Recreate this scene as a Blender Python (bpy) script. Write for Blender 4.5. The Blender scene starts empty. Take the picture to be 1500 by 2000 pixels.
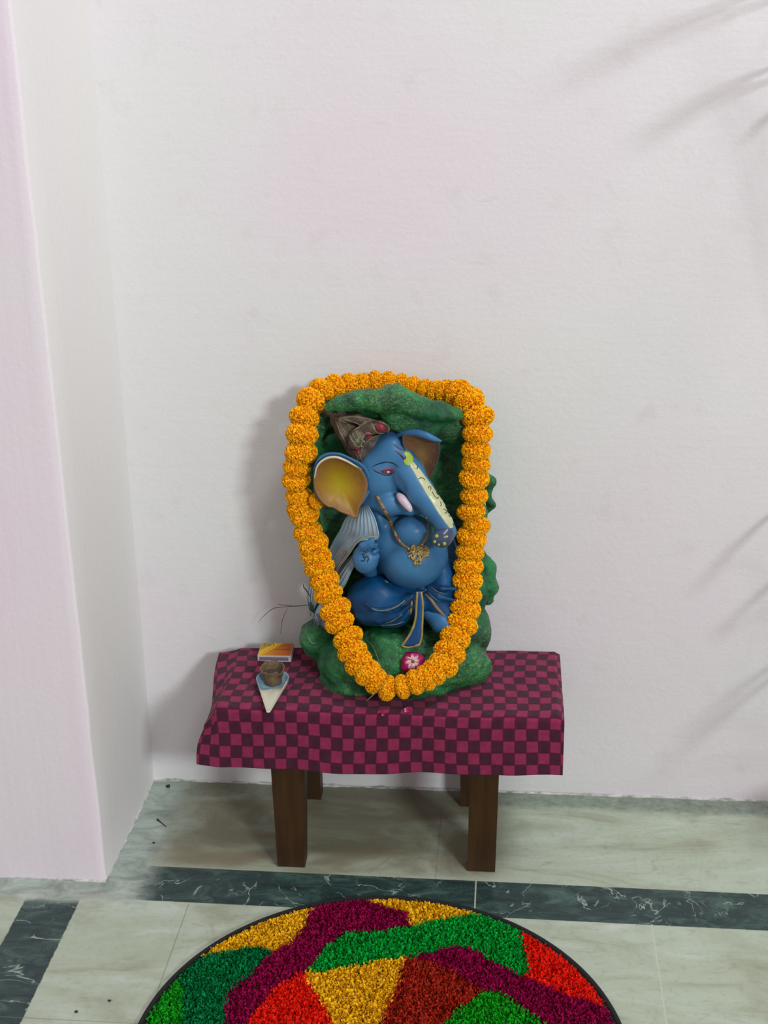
import bpy, math, random
import numpy as np
from mathutils import Vector, Matrix
from mathutils.bvhtree import BVHTree

# ------------------------------------------------------------------ camera
F_PX, PITCH, YAW, ROLL = 2627.12, 0.361837, -0.0958370, -0.0169005
CAM = np.array([0.0, 0.0, 1.5])
FW = np.array([math.sin(YAW)*math.cos(PITCH), math.cos(YAW)*math.cos(PITCH), -math.sin(PITCH)])
_r = np.array([math.cos(YAW), -math.sin(YAW), 0.0]); _u = np.cross(_r, FW)
RT = _r*math.cos(ROLL) + _u*math.sin(ROLL)
UP = -_r*math.sin(ROLL) + _u*math.cos(ROLL)
sc = bpy.context.scene
cd = bpy.data.cameras.new('camera'); cam = bpy.data.objects.new('camera', cd)
sc.collection.objects.link(cam); sc.camera = cam
M = Matrix(((RT[0], UP[0], -FW[0], 0), (RT[1], UP[1], -FW[1], 0), (RT[2], UP[2], -FW[2], 1.5), (0, 0, 0, 1)))
cam.matrix_world = M
cd.sensor_fit = 'VERTICAL'; cd.sensor_height = 36.0; cd.lens = 36.0*F_PX/2000.0
cd.clip_start = 0.05

# ------------------------------------------------------------------ light
sc.view_settings.view_transform = 'Standard'; sc.view_settings.look = 'None'
sc.view_settings.gamma = 1.0; sc.view_settings.exposure = 0.0
sc.view_settings.use_curve_mapping = False
w = bpy.data.worlds.new('room_light'); sc.world = w; w.use_nodes = True
w.node_tree.nodes['Background'].inputs[0].default_value = (1.0, 0.83, 0.855, 1)
w.node_tree.nodes['Background'].inputs[1].default_value = 0.435

def area(name, loc, target, sx, sy, power, col):
    l = bpy.data.lights.new(name, 'AREA'); l.shape = 'RECTANGLE'; l.size = sx; l.size_y = sy
    l.energy = power; l.color = col
    o = bpy.data.objects.new(name, l); sc.collection.objects.link(o)
    o.location = loc
    o.rotation_euler = (Vector(target) - Vector(loc)).to_track_quat('-Z', 'Y').to_euler()
    return o
area('tube_light', (3.64, -3.90, 3.60), (-0.2, 2.3, 0.7), 1.05, 0.75, 240, (0.925, 0.995, 1.0))
area('ceiling_light', (1.05, 0.95, 4.20), (-0.05, 2.15, 0.3), 0.8, 0.5, 50, (1.0, 0.99, 1.0))

# ------------------------------------------------------------------ helpers
YW = 2.360
ZT = 0.3364          # top of the cloth on the bench
rng = np.random.default_rng(7)

def ray(px, py):
    return FW*F_PX + RT*(px-750.0) - UP*(py-1000.0)
def pt(px, py, Y=None, Z=None, X=None):
    d = ray(px, py)
    if Y is not None: t = Y/d[1]
    elif Z is not None: t = (Z-1.5)/d[2]
    else: t = X/d[0]
    return CAM + d*t
def pxs(P):
    return float(np.dot(np.asarray(P)-CAM, FW))/F_PX      # metres per pixel at P

def props(o, label=None, cat=None, group=None, kind=None):
    if label: o['label'] = label
    if cat: o['category'] = cat
    if group: o['group'] = group
    if kind: o['kind'] = kind
    return o
def empty(name, loc, **k):
    o = bpy.data.objects.new(name, None); sc.collection.objects.link(o)
    o.location = tuple(loc); o.empty_display_size = 0.03
    return props(o, **k)
def world_loc(o):
    v = Vector((0, 0, 0))
    while o is not None:
        v += o.location; o = o.parent
    return np.array(v)
def mesh(name, V, Fc, mat, parent=None, smooth=True, origin=None, **k):
    V = np.asarray(V, float)
    if origin is None: origin = world_loc(parent) if parent is not None else np.zeros(3)
    origin = np.asarray(origin, float)
    me = bpy.data.meshes.new(name)
    if isinstance(Fc, np.ndarray):
        nv, nf, s = len(V), len(Fc), Fc.shape[1]
        me.vertices.add(nv); me.vertices.foreach_set('co', (V-origin).astype(np.float32).ravel())
        me.loops.add(nf*s); me.loops.foreach_set('vertex_index', Fc.astype(np.int32).ravel())
        me.polygons.add(nf)
        me.polygons.foreach_set('loop_start', np.arange(0, nf*s, s, dtype=np.int32))
        me.update(calc_edges=True); me.validate()
    else:
        me.from_pydata([tuple(v) for v in (V-origin)], [], [tuple(f) for f in Fc])
    if smooth: me.polygons.foreach_set('use_smooth', [True]*len(me.polygons))
    mats = mat if isinstance(mat, (list, tuple)) else [mat]
    for m in mats: me.materials.append(m)
    me.update()
    o = bpy.data.objects.new(name, me); sc.collection.objects.link(o)
    if parent is not None:
        o.parent = parent; o.location = tuple(origin - world_loc(parent))
    else: o.location = tuple(origin)
    return props(o, **k)

def join(parts):
    V = []; Fc = []; n = 0
    for v, f in parts:
        V += [tuple(a) for a in v]; Fc += [tuple(i+n for i in q) for q in f]; n += len(v)
    return V, Fc
def box(a, b):
    x0, y0, z0 = a; x1, y1, z1 = b
    V = [(x0,y0,z0),(x1,y0,z0),(x1,y1,z0),(x0,y1,z0),(x0,y0,z1),(x1,y0,z1),(x1,y1,z1),(x0,y1,z1)]
    return V, [(0,3,2,1),(4,5,6,7),(0,1,5,4),(1,2,6,5),(2,3,7,6),(3,0,4,7)]
def tube(P, R, n=8, cap=True):
    P = np.asarray(P, float); m = len(P)
    R = np.full(m, R) if np.isscalar(R) else np.asarray(R, float)
    T = np.gradient(P, axis=0); T /= np.linalg.norm(T, axis=1)[:, None]+1e-12
    nrm = np.cross(T[0], (0.3, 0.2, 0.93)); nrm /= np.linalg.norm(nrm)
    V = []
    for i in range(m):
        nrm = nrm - T[i]*np.dot(nrm, T[i]); nrm /= np.linalg.norm(nrm); b = np.cross(T[i], nrm)
        for j in range(n):
            a = 2*math.pi*j/n
            V.append(P[i]+R[i]*(math.cos(a)*nrm+math.sin(a)*b))
    Fc = [(i*n+j, i*n+(j+1)%n, (i+1)*n+(j+1)%n, (i+1)*n+j) for i in range(m-1) for j in range(n)]
    if cap: Fc += [tuple(range(n))[::-1], tuple((m-1)*n+j for j in range(n))]
    return V, Fc
def sphere(c, r, nu=10, nv=6, sc3=(1, 1, 1)):
    V = [(c[0], c[1], c[2]+r*sc3[2])]; Fc = []
    for i in range(1, nv):
        th = math.pi*i/nv
        for j in range(nu):
            a = 2*math.pi*j/nu
            V.append((c[0]+r*sc3[0]*math.sin(th)*math.cos(a), c[1]+r*sc3[1]*math.sin(th)*math.sin(a), c[2]+r*sc3[2]*math.cos(th)))
    V.append((c[0], c[1], c[2]-r*sc3[2])); L = len(V)-1
    for j in range(nu):
        k = (j+1) % nu
        Fc.append((0, 1+j, 1+k))
        for i in range(nv-2): Fc.append((1+i*nu+j, 1+(i+1)*nu+j, 1+(i+1)*nu+k, 1+i*nu+k))
        Fc.append((L, 1+(nv-2)*nu+k, 1+(nv-2)*nu+j))
    return V, Fc
def smooth_path(P, n):
    """Catmull-Rom through the given rows (any number of columns)."""
    P = np.asarray(P, float); m = len(P); out = []
    Q = np.vstack([2*P[0]-P[1], P, 2*P[-1]-P[-2]])
    for t in np.linspace(0, m-1-1e-9, n):
        i = int(t); f = t-i
        a, b, c, d = Q[i], Q[i+1], Q[i+2], Q[i+3]
        out.append(0.5*((2*b)+(c-a)*f+(2*a-5*b+4*c-d)*f*f+(-a+3*b-3*c+d)*f**3))
    return np.array(out)
def smooth_loop(P, n):
    P = np.asarray(P, float); m = len(P); out = []
    for t in np.linspace(0, m, n, endpoint=False):
        i = int(t); f = t-i
        a, b, c, d = P[(i-1) % m], P[i % m], P[(i+1) % m], P[(i+2) % m]
        out.append(0.5*((2*b)+(c-a)*f+(2*a-5*b+4*c-d)*f*f+(-a+3*b-3*c+d)*f**3))
    return np.array(out)

# value noise
def vnoise(P, freq, seed=0):
    P = np.asarray(P)*freq + seed*17.31
    i = np.floor(P).astype(np.int64); f = P-i; f = f*f*(3-2*f)
    def h(x, y, z):
        n = (x*374761393 + y*668265263 + z*2147483647 + seed*974711) & 0xffffffff
        n = ((n ^ (n >> 13))*1274126177) & 0xffffffff
        n = n ^ (n >> 16)
        return (n & 0xffff)/65535.0
    x, y, z = i[..., 0], i[..., 1], i[..., 2]; r = 0
    for a in (0, 1):
        for b in (0, 1):
            for c in (0, 1):
                wgt = (f[..., 0] if a else 1-f[..., 0])*(f[..., 1] if b else 1-f[..., 1])*(f[..., 2] if c else 1-f[..., 2])
                r = r + wgt*h(x+a, y+b, z+c)
    return r*2-1
def fbm(P, freq, oct=3, seed=0):
    r = 0; a = 1.0
    for k in range(oct): r = r + a*vnoise(P, freq*2**k, seed+k); a *= .5
    return r

# ------------------------------------------------------------------ implicit surfaces
class SDF:
    def __init__(s, lo, hi, h):
        s.lo = np.array(lo, float); s.h = h
        s.n = np.ceil((np.array(hi)-lo)/h).astype(int)+1
        ax = [s.lo[i]+h*np.arange(s.n[i]) for i in range(3)]
        s.P = np.stack(np.meshgrid(*ax, indexing='ij'), -1).astype(np.float32)
        s.D = None
    def ell(s, px, py, Y, rx, ry, rd, rot=0):
        c = pt(px, py, Y=Y); k = pxs(c); q = s.P - c.astype(np.float32)
        a = math.radians(rot); ax = RT*math.cos(a)-UP*math.sin(a); ay = RT*math.sin(a)+UP*math.cos(a)   # rot turns clockwise on the picture
        x = (q@ax.astype(np.float32))/(rx*k); y = (q@ay.astype(np.float32))/(ry*k); z = (q@FW.astype(np.float32))/rd
        k0 = np.sqrt(x*x+y*y+z*z)+1e-6
        k1 = np.sqrt((x/(rx*k))**2+(y/(ry*k))**2+(z/rd)**2)+1e-6
        return k0*(k0-1)/k1
    def cap(s, pts, k=0.0):
        """chain of tapered capsules (px,py,Y,r_px)"""
        C = [pt(p[0], p[1], Y=p[2]) for p in pts]; R = [p[3]*pxs(c) for p, c in zip(pts, C)]
        r = None
        for a, b, ra, rb in zip(C[:-1], C[1:], R[:-1], R[1:]):
            ba = (b-a).astype(np.float32); pa = s.P-a.astype(np.float32)
            t = np.clip((pa@ba)/float(ba@ba), 0, 1)
            d = np.linalg.norm(pa-t[..., None]*ba, axis=-1)-(ra+(rb-ra)*t)
            r = d if r is None else smin(r, d, max(k, .004))
        return r
    def bx(s, lo, hi, rnd=0.01):
        c = (np.array(lo)+hi)/2; e = (np.array(hi)-lo)/2-rnd
        q = np.abs(s.P-c.astype(np.float32))-e.astype(np.float32)
        return np.linalg.norm(np.maximum(q, 0), axis=-1)+np.minimum(q.max(-1), 0)-rnd
    def add(s, d, k=0.008):
        s.D = d if s.D is None else smin(s.D, d, k)
    def sub(s, d, k=0.006):
        s.D = -smin(-s.D, d, k)
    def extract(s):
        return surface_nets(s.D, s.lo, s.h)
def smin(a, b, k):
    h = np.clip(.5+.5*(b-a)/k, 0, 1)
    return b+(a-b)*h-k*h*(1-h)
def surface_nets(D, lo, h):
    D = D.copy(); D[0] = D[-1] = 1; D[:, 0] = D[:, -1] = 1; D[:, :, 0] = D[:, :, -1] = 1
    S = D < 0
    nx, ny, nz = D.shape
    cnt = np.zeros((nx-1, ny-1, nz-1), np.uint8)
    for a in (0, 1):
        for b in (0, 1):
            for c in (0, 1): cnt += S[a:nx-1+a, b:ny-1+b, c:nz-1+c]
    act = np.argwhere((cnt > 0) & (cnt < 8))
    idx = np.full((nx-1, ny-1, nz-1), -1, np.int64); idx[tuple(act.T)] = np.arange(len(act))
    acc = np.zeros((len(act), 3)); num = np.zeros(len(act))
    offs = [(a, b, c) for a in (0, 1) for b in (0, 1) for c in (0, 1)]
    for o in offs:
        for axn in range(3):
            if o[axn]: continue
            p = list(o); p[axn] = 1
            A = D[tuple((act+o).T)]; B = D[tuple((act+p).T)]
            m = (A < 0) != (B < 0)
            t = np.where(m, A/np.where(m, A-B, 1), 0)
            e = np.tile(np.array(o, float), (len(act), 1)); e[:, axn] += t
            acc[m] += e[m]; num[m] += 1
    V = lo+h*(act+acc/num[:, None])
    Fc = []
    for axn in range(3):
        u, v = [(1, 2), (2, 0), (0, 1)][axn]
        sl0 = [slice(1, -1)]*3; sl1 = [slice(1, -1)]*3
        sl0[axn] = slice(0, -1); sl1[axn] = slice(1, None)
        A = S[tuple(sl0)]; B = S[tuple(sl1)]
        off = np.ones(3, int); off[axn] = 0
        for flip, mk in ((False, A & ~B), (True, B & ~A)):
            g = np.argwhere(mk)+off
            if not len(g): continue
            q = []
            for du, dv in ((-1, -1), (0, -1), (0, 0), (-1, 0)):
                gg = g.copy(); gg[:, u] += du; gg[:, v] += dv
                q.append(idx[tuple(gg.T)])
            q = np.stack(q, 1)
            if flip: q = q[:, ::-1]
            Fc.append(q)
    return V, np.vstack(Fc)

# ------------------------------------------------------------------ materials
class NT:
    def __init__(s, name, rough=.6, spec=.5):
        s.m = bpy.data.materials.new(name); s.m.use_nodes = True
        s.t = s.m.node_tree; s.b = s.t.nodes['Principled BSDF']
        s.b.inputs['Roughness'].default_value = rough
        s.b.inputs['Specular IOR Level'].default_value = spec
    def n(s, typ, **k):
        nd = s.t.nodes.new(typ)
        for a, v in k.items(): setattr(nd, a, v)
        return nd
    def put(s, sock, v):
        if isinstance(v, bpy.types.NodeSocket): s.t.links.new(v, sock)
        elif v is not None: sock.default_value = v
    def coord(s, kind='Object'): return s.n('ShaderNodeTexCoord').outputs[kind]
    def pos(s): return s.n('ShaderNodeNewGeometry').outputs['Position']
    def math(s, op, a, b=None, c=None, clamp=False):
        nd = s.n('ShaderNodeMath', operation=op); nd.use_clamp = clamp
        s.put(nd.inputs[0], a); s.put(nd.inputs[1], b)
        if c is not None: s.put(nd.inputs[2], c)
        return nd.outputs[0]
    def vmul(s, a, v):
        nd = s.n('ShaderNodeVectorMath', operation='MULTIPLY'); s.put(nd.inputs[0], a); s.put(nd.inputs[1], v); return nd.outputs[0]
    def noise(s, vec, scale, detail=3, rough=.5, dist=0):
        nd = s.n('ShaderNodeTexNoise'); s.put(nd.inputs['Vector'], vec)
        nd.inputs['Scale'].default_value = scale; nd.inputs['Detail'].default_value = detail
        nd.inputs['Roughness'].default_value = rough; nd.inputs['Distortion'].default_value = dist
        return nd.outputs['Fac']
    def step(s, v, a, b):
        nd = s.n('ShaderNodeMapRange', interpolation_type='SMOOTHSTEP')
        s.put(nd.inputs['Value'], v); s.put(nd.inputs['From Min'], a); s.put(nd.inputs['From Max'], b)
        return nd.outputs[0]
    def ramp(s, fac, stops):
        nd = s.n('ShaderNodeValToRGB'); s.put(nd.inputs[0], fac); e = nd.color_ramp.elements
        while len(e) < len(stops): e.new(.5)
        for el, (p, c) in zip(e, stops): el.position = p; el.color = (*c, 1)
        return nd.outputs[0]
    def mix(s, fac, a, b, blend='MIX'):
        nd = s.n('ShaderNodeMix', data_type='RGBA', blend_type=blend)
        s.put(nd.inputs[0], fac)
        s.put(nd.inputs[6], (*a, 1) if isinstance(a, tuple) else a)
        s.put(nd.inputs[7], (*b, 1) if isinstance(b, tuple) else b)
        return nd.outputs[2]
    def color(s, v): s.put(s.b.inputs['Base Color'], (*v, 1) if isinstance(v, tuple) else v); return s
    def bump(s, hgt, strength=.3, dist=.002):
        nd = s.n('ShaderNodeBump'); s.put(nd.inputs['Height'], hgt)
        nd.inputs['Strength'].default_value = strength; nd.inputs['Distance'].default_value = dist
        s.t.links.new(nd.outputs[0], s.b.inputs['Normal']); return s
def L(r, g, b):      # sRGB 0-255 -> linear
    f = lambda c: (c/255)/12.92 if c <= 10 else (((c/255)+.055)/1.055)**2.4
    return (f(r), f(g), f(b))
def plain(name, rgb, rough=.5, var=.12, scale=60, bump=.15, spec=.5, metallic=0):
    t = NT(name, rough, spec); c = t.coord()
    a = tuple(min(1, x*(1+var)) for x in rgb); b = tuple(x*(1-var) for x in rgb)
    f = t.noise(c, scale, 4)
    t.color(t.ramp(f, [(.3, b), (.7, a)]))
    if bump: t.bump(t.noise(c, scale*4, 3), bump, .001)
    t.b.inputs['Metallic'].default_value = metallic
    return t.m

def wall_mat():
    t = NT('wall_paint', .62, .25); p = t.pos()
    f = t.noise(p, 1.6, 2, .5)
    c = t.ramp(f, [(.35, L(229, 222, 227)), (.5, L(227, 225, 227)), (.65, L(225, 227, 226))])
    g = t.noise(p, 14, 4, .6)
    c = t.mix(t.step(g, .55, .8), c, L(221, 216, 217))
    # faint pencil-thin scuffs
    sc_ = t.noise(t.vmul(p, (9, 9, 60)), 1, 2, .5, .6)
    c = t.mix(t.math('MULTIPLY', t.step(sc_, .72, .76), .12), c, L(196, 186, 182))
    t.color(c)
    h = t.math('ADD', t.math('MULTIPLY', t.noise(p, 9, 3), 2.0), t.math('ADD', t.noise(p, 120, 4, .6), t.math('MULTIPLY', t.noise(t.vmul(p, (8, 8, 90)), 1, 3), .5)))
    t.bump(h, .22, .003); return t.m
def pillar_mat(nm, ca, cb_):
    t = NT(nm, .6, .25); p = t.pos()
    c = t.ramp(t.noise(p, 2.2, 2), [(.35, ca), (.65, cb_)])
    t.color(c)
    h = t.math('ADD', t.noise(t.vmul(p, (60, 60, 3)), 1, 3), t.math('MULTIPLY', t.noise(p, 110, 4, .6), .8))
    t.bump(h, .25, .003); return t.m
def floor_mat():
    t = NT('marble_floor', .32, .4); p = t.pos()
    sep = t.n('ShaderNodeSeparateXYZ'); t.t.links.new(p, sep.inputs[0]); X, Y = sep.outputs[0], sep.outputs[1]
    wob = t.math('MULTIPLY', t.math('SUBTRACT', t.noise(p, 60, 4, .7), .5), .006)
    # pale marble
    v1 = t.noise(t.vmul(p, (2.0, 7.0, 1)), 1.6, 5, .62, 1.2)
    base = t.ramp(v1, [(.28, L(146, 150, 128)), (.45, L(172, 184, 162)), (.6, L(182, 196, 178)), (.78, L(204, 214, 208))])
    v2 = t.noise(t.vmul(p, (3.0, 9.0, 1)), 2.3, 6, .7, 2.0)
    base = t.mix(t.math('MULTIPLY', t.step(v2, .56, .72), .45), base, L(134, 128, 104))
    gr = t.noise(p, 90, 5, .7)
    base = t.mix(t.math('MULTIPLY', t.step(gr, .5, .75), .35), base, L(126, 134, 114))
    base = t.mix(t.math('MULTIPLY', t.step(t.noise(p, 7, 5, .7, .8), .5, .72), .4), base, L(136, 136, 114))
    # dark green marble
    d1 = t.noise(t.vmul(p, (9, 20, 1)), 1.4, 6, .7, 1.0)
    dk = t.ramp(d1, [(.3, L(28, 44, 46)), (.5, L(44, 66, 64)), (.64, L(70, 98, 90)), (.8, L(96, 122, 110))])
    d2 = t.noise(p, 8, 4, .6, 1.4)
    vein = t.math('SUBTRACT', 1.0, t.step(t.math('ABSOLUTE', t.math('SUBTRACT', d2, .5)), .0, .016))
    vein = t.math('MULTIPLY', vein, t.step(t.noise(p, 17, 4), .44, .60))
    dk = t.mix(t.math('MULTIPLY', vein, .8), dk, L(168, 184, 174))
    dk = t.mix(t.math('MULTIPLY', t.step(t.noise(p, 240, 3, .7), .62, .72), .45), dk, L(128, 148, 140))
    def band(v, a, b, s=.0012):
        return t.math('MULTIPLY', t.step(v, a-s, a+s), t.math('SUBTRACT', 1.0, t.step(v, b-s, b+s)))
    Ys = t.math('ADD', t.math('ADD', Y, t.math('MULTIPLY', X, .008)), t.math('MULTIPLY', wob, .3))
    s1 = t.math('MULTIPLY', band(Ys, 1.958, 2.060), t.step(t.math('ADD', X, t.math('MULTIPLY', wob, 8)), -.690, -.640))
    s2 = t.math('MULTIPLY', band(t.math('ADD', X, wob), -.848, -.749), t.math('SUBTRACT', 1.0, t.step(Ys, 1.930, 1.965)))
    m = t.math('MAXIMUM', s1, s2)
    col = t.mix(m, base, dk)
    # joints
    def joint(v, at, wd, lo=None, hi=None):
        k = t.math('SUBTRACT', 1.0, t.step(t.math('ABSOLUTE', t.math('SUBTRACT', v, at)), wd*.6, wd*1.6))
        if lo is not None: k = t.math('MULTIPLY', k, band(Y, lo, hi))
        return k
    jl = [joint(X, .2655, .0011, 0.2, 1.958), joint(X, -.041, .0012, 1.955, 2.062), joint(X, .87, .001), joint(Y, 1.35, .0011)]
    jd = [joint(X, -.5505, .0010, 0.2, 1.958), joint(X, -1.10, .001), joint(Y, 1.655, .0009, 1.6, 1.7)]
    jd[2] = t.math('MULTIPLY', jd[2], t.math('SUBTRACT', 1.0, t.step(X, -.5, -.49)))
    # slanting joint under the bench, from (700,1705) towards (770,1610)
    a = pt(722, 1704, Z=0); b = pt(775, 1665, Z=0); dvec = (b-a)[:2]; dvec = dvec/np.linalg.norm(dvec)
    dist = t.math('ADD', t.math('MULTIPLY', t.math('SUBTRACT', X, float(a[0])), float(-dvec[1])), t.math('MULTIPLY', t.math('SUBTRACT', Y, float(a[1])), float(dvec[0])))
    jd.append(t.math('MULTIPLY', joint(dist, 0, .0008, 2.06, 2.13), band(X, -.24, -.10)))
    jd.append(joint(X, -.115, .0009, 2.06, 2.36))
    for j in jl: col = t.mix(t.math('MULTIPLY', j, .75), col, L(196, 202, 186))
    for j in jd: col = t.mix(t.math('MULTIPLY', j, .5), col, L(112, 116, 98))
    # cement and paint smears along the skirting and round the pillar
    n1 = t.math('MULTIPLY', t.math('SUBTRACT', t.noise(p, 24, 5, .7), .5), .045)
    e1 = t.step(t.math('ADD', Y, n1), 2.292, 2.322)
    col = t.mix(t.math('MULTIPLY', e1, .8), col, t.ramp(t.noise(p, 55, 4, .7), [(.3, L(84, 100, 90)), (.7, L(140, 154, 140))]))
    n2 = t.math('MULTIPLY', t.math('SUBTRACT', t.noise(p, 16, 5, .7), .5), .06)
    e2 = t.math('MULTIPLY', t.math('SUBTRACT', 1.0, t.step(t.math('ADD', X, n2), -.662, -.640)), t.step(Y, 1.975, 2.0))
    sm = t.ramp(t.noise(p, 30, 5, .7), [(.3, L(116, 142, 130)), (.5, L(150, 176, 164)), (.7, L(176, 192, 178))])
    col = t.mix(t.math('MULTIPLY', e2, .85), col, sm)
    e3 = t.math('MULTIPLY', t.math('SUBTRACT', 1.0, t.step(t.math('ADD', X, n2), -.66, -.61)), t.step(t.math('ADD', Y, n2), 1.945, 1.965))
    col = t.mix(t.math('MULTIPLY', e3, .8), col, t.ramp(t.noise(t.vmul(p, (14, 26, 1)), 1, 5, .7, .8), [(.35, L(126, 138, 128)), (.65, L(184, 198, 190))]))
    # brown patch, darker than the tiles, where the bench stands
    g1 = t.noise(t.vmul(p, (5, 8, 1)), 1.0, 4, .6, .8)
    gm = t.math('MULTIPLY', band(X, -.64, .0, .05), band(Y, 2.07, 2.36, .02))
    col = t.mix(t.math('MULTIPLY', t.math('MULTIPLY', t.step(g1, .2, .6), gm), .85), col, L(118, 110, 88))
    spk = t.step(t.noise(p, 130, 2, .5), .765, .78)
    col = t.mix(t.math('MULTIPLY', spk, .6), col, L(64, 58, 50))
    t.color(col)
    t.put(t.b.inputs['Roughness'], t.ramp(gr, [(.3, (.26,)*3), (.7, (.45,)*3)]))
    t.bump(t.math('ADD', t.noise(p, 50, 4, .7), t.math('MULTIPLY', e1, 1.5)), .12, .002)
    return t.m
def rock_mat():
    t = NT('painted_rock', .42, .5); c = t.coord()
    f = t.noise(c, 16, 4, .6, .4)
    col = t.ramp(f, [(.30, L(6, 44, 34)), (.44, L(14, 90, 52)), (.58, L(28, 124, 68)), (.78, L(52, 152, 86))])
    h = t.noise(t.vmul(c, (1, 1, 1.6)), 170, 5, .75, 1.4)
    h2 = t.noise(c, 9, 3)
    col = t.mix(t.math('MULTIPLY', t.step(h, .50, .58), t.math('MULTIPLY', t.step(h2, .36, .60), .72)), col, L(116, 168, 92))
    hd = t.noise(t.vmul(c, (1.5, 1, 1)), 140, 4, .7, 1.2)
    col = t.mix(t.math('MULTIPLY', t.step(hd, .50, .66), .40), col, L(6, 38, 30))
    col = t.mix(t.math('MULTIPLY', t.step(t.noise(c, 22, 4, .6), .6, .75), .5), col, L(14, 52, 60))
    t.color(col); t.bump(t.math('ADD', t.noise(c, 60, 5, .65, .5), t.math('MULTIPLY', h, .5)), .8, .004)
    return t.m
def cloth_mat():
    t = NT('checked_cloth', .9, .15); uv = t.coord('UV')
    sep = t.n('ShaderNodeSeparateXYZ'); t.t.links.new(uv, sep.inputs[0]); U, V = sep.outputs[0], sep.outputs[1]
    par = t.math('MODULO', t.math('ADD', t.math('ADD', t.math('FLOOR', U), t.math('FLOOR', V)), 200.0), 2.0)
    nz = t.noise(uv, 1.7, 3)
    light = t.ramp(nz, [(.3, L(134, 40, 76)), (.7, L(150, 50, 88))])
    dark = t.ramp(nz, [(.3, L(66, 28, 48)), (.7, L(80, 34, 58))])
    col = t.mix(t.math('LESS_THAN', par, .5), dark, light)
    def edge(v):
        fr = t.math('FRACT', v); d = t.math('MINIMUM', fr, t.math('SUBTRACT', 1.0, fr))
        return t.math('SUBTRACT', 1.0, t.step(d, .03, .07))
    e = t.math('MAXIMUM', edge(V), t.math('MULTIPLY', edge(U), .6))
    col = t.mix(t.math('MULTIPLY', e, .8), col, L(84, 20, 44))
    wv = t.math('SINE', t.math('MULTIPLY', V, 95.0)); wu = t.math('SINE', t.math('MULTIPLY', U, 80.0))
    wz = t.math('MULTIPLY', wv, wu)
    col = t.mix(t.math('MULTIPLY', t.step(wz, .1, .9), .12), col, L(30, 12, 24))
    t.color(col); t.bump(t.math('ADD', t.math('MULTIPLY', wz, .4), t.math('MULTIPLY', e, -.8)), .35, .0012)
    t.b.inputs['Sheen Weight'].default_value = .08
    return t.m
def attr_mat(name, rough=.8, jit=.25, scale=90, spec=.25):
    t = NT(name, rough, spec)
    a = t.n('ShaderNodeAttribute', attribute_name='paint').outputs['Color']
    t.color(t.mix(t.math('MULTIPLY', t.step(t.noise(t.coord(), scale, 3), .4, .7), jit), a, (0, 0, 0))); return t.m
def petal_mat():
    t = NT('marigold_petals', .75, .15)
    a = t.n('ShaderNodeAttribute', attribute_name='paint').outputs['Color']
    t.color(a)
    t.b.inputs['Subsurface Weight'].default_value = .0
    return t.m

MW, MP, MP2, MF, MR, MC = wall_mat(), pillar_mat('pillar_front_shade_tint', L(236, 226, 236), L(235, 231, 235)), pillar_mat('pillar_side_lit_tint', L(229, 228, 228), L(231, 231, 229)), floor_mat(), rock_mat(), cloth_mat()
M_wood = None
def wood():
    t = NT('brown_painted_wood', .55, .3); c = t.coord()
    f = t.noise(t.vmul(c, (60, 60, 6)), 1, 4, .6)
    t.color(t.ramp(f, [(.3, L(50, 34, 16)), (.7, L(72, 50, 26))])); t.bump(f, .25, .001); return t.m
M_wood = wood()

# ------------------------------------------------------------------ setting
def wall_grid(x0, x1, z0, z1, Y, nx, nz, amp):
    V = []; Fc = []
    for j in range(nz+1):
        for i in range(nx+1):
            V.append((x0+(x1-x0)*i/nx, Y, z0+(z1-z0)*j/nz))
    V = np.array(V); V[:, 1] += amp*fbm(V*[1, 0, 1], 2.2, 2, 3) - amp
    i, j = np.meshgrid(np.arange(nx), np.arange(nz), indexing='xy'); a = (j*(nx+1)+i).ravel()
    return V, np.stack([a, a+1, a+nx+2, a+nx+1], 1)
V, Fc = wall_grid(-1.6, 2.6, -.02, 3.1, YW+.0015, 140, 110, .0012)
mesh('wall_back', V, Fc, MW, kind='structure')
# pillar standing out from the wall on the left, slightly out of true like the real one
tp = pt(20, 0, Y=2.012); bt = pt(208, 1722, Z=0.0)
tc = pt(172, 0, Y=YW); bc = pt(300, 1525, Z=0.0)
def pillar():
    V = []; Fc = []; nz = 60
    # outline: far left front, rounded front edge, back corner
    for k in range(nz+1):
        z = -.01+3.1*k/nz; f = z/1.51
        xe = bt[0]+(tp[0]-bt[0])*min(f, 1); xc = bc[0]+(tc[0]-bc[0])*min(f, 1)
        jg = .0012*float(fbm(np.array([[xe, 0, z]]), 9, 3, 5)[0])
        ring = [(-1.6, 2.012), (-1.2, 2.012), (-.9, 2.012), (xe-.02, 2.012), (xe-.005+jg, 2.0125), (xe-.0012+jg, 2.0145), (xe+jg, 2.0185), (xe+.2*(xc-xe), 2.08), (xe+.6*(xc-xe), 2.22), (xc, 2.355), (xc, 2.40), (-1.6, 2.40)]
        V += [(x, y, z) for x, y in ring]
    n = 12
    for k in range(nz):
        for j in range(n-1): Fc.append((k*n+j, k*n+j+1, (k+1)*n+j+1, (k+1)*n+j))
    return V, Fc
V, Fc = pillar()
wl = mesh('wall_left', V, Fc, [MP, MP2], kind='structure')
for i_, p_ in enumerate(wl.data.polygons): p_.material_index = 1 if (i_ % 11) >= 5 else 0  # pink ambient and whiter lamp light partly mixed into front and side colours
V, Fc = box((-1.6, -1.2, -.05), (2.6, 2.42, 0.0))
mesh('floor', V, Fc, MF, smooth=False, kind='structure')
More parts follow.
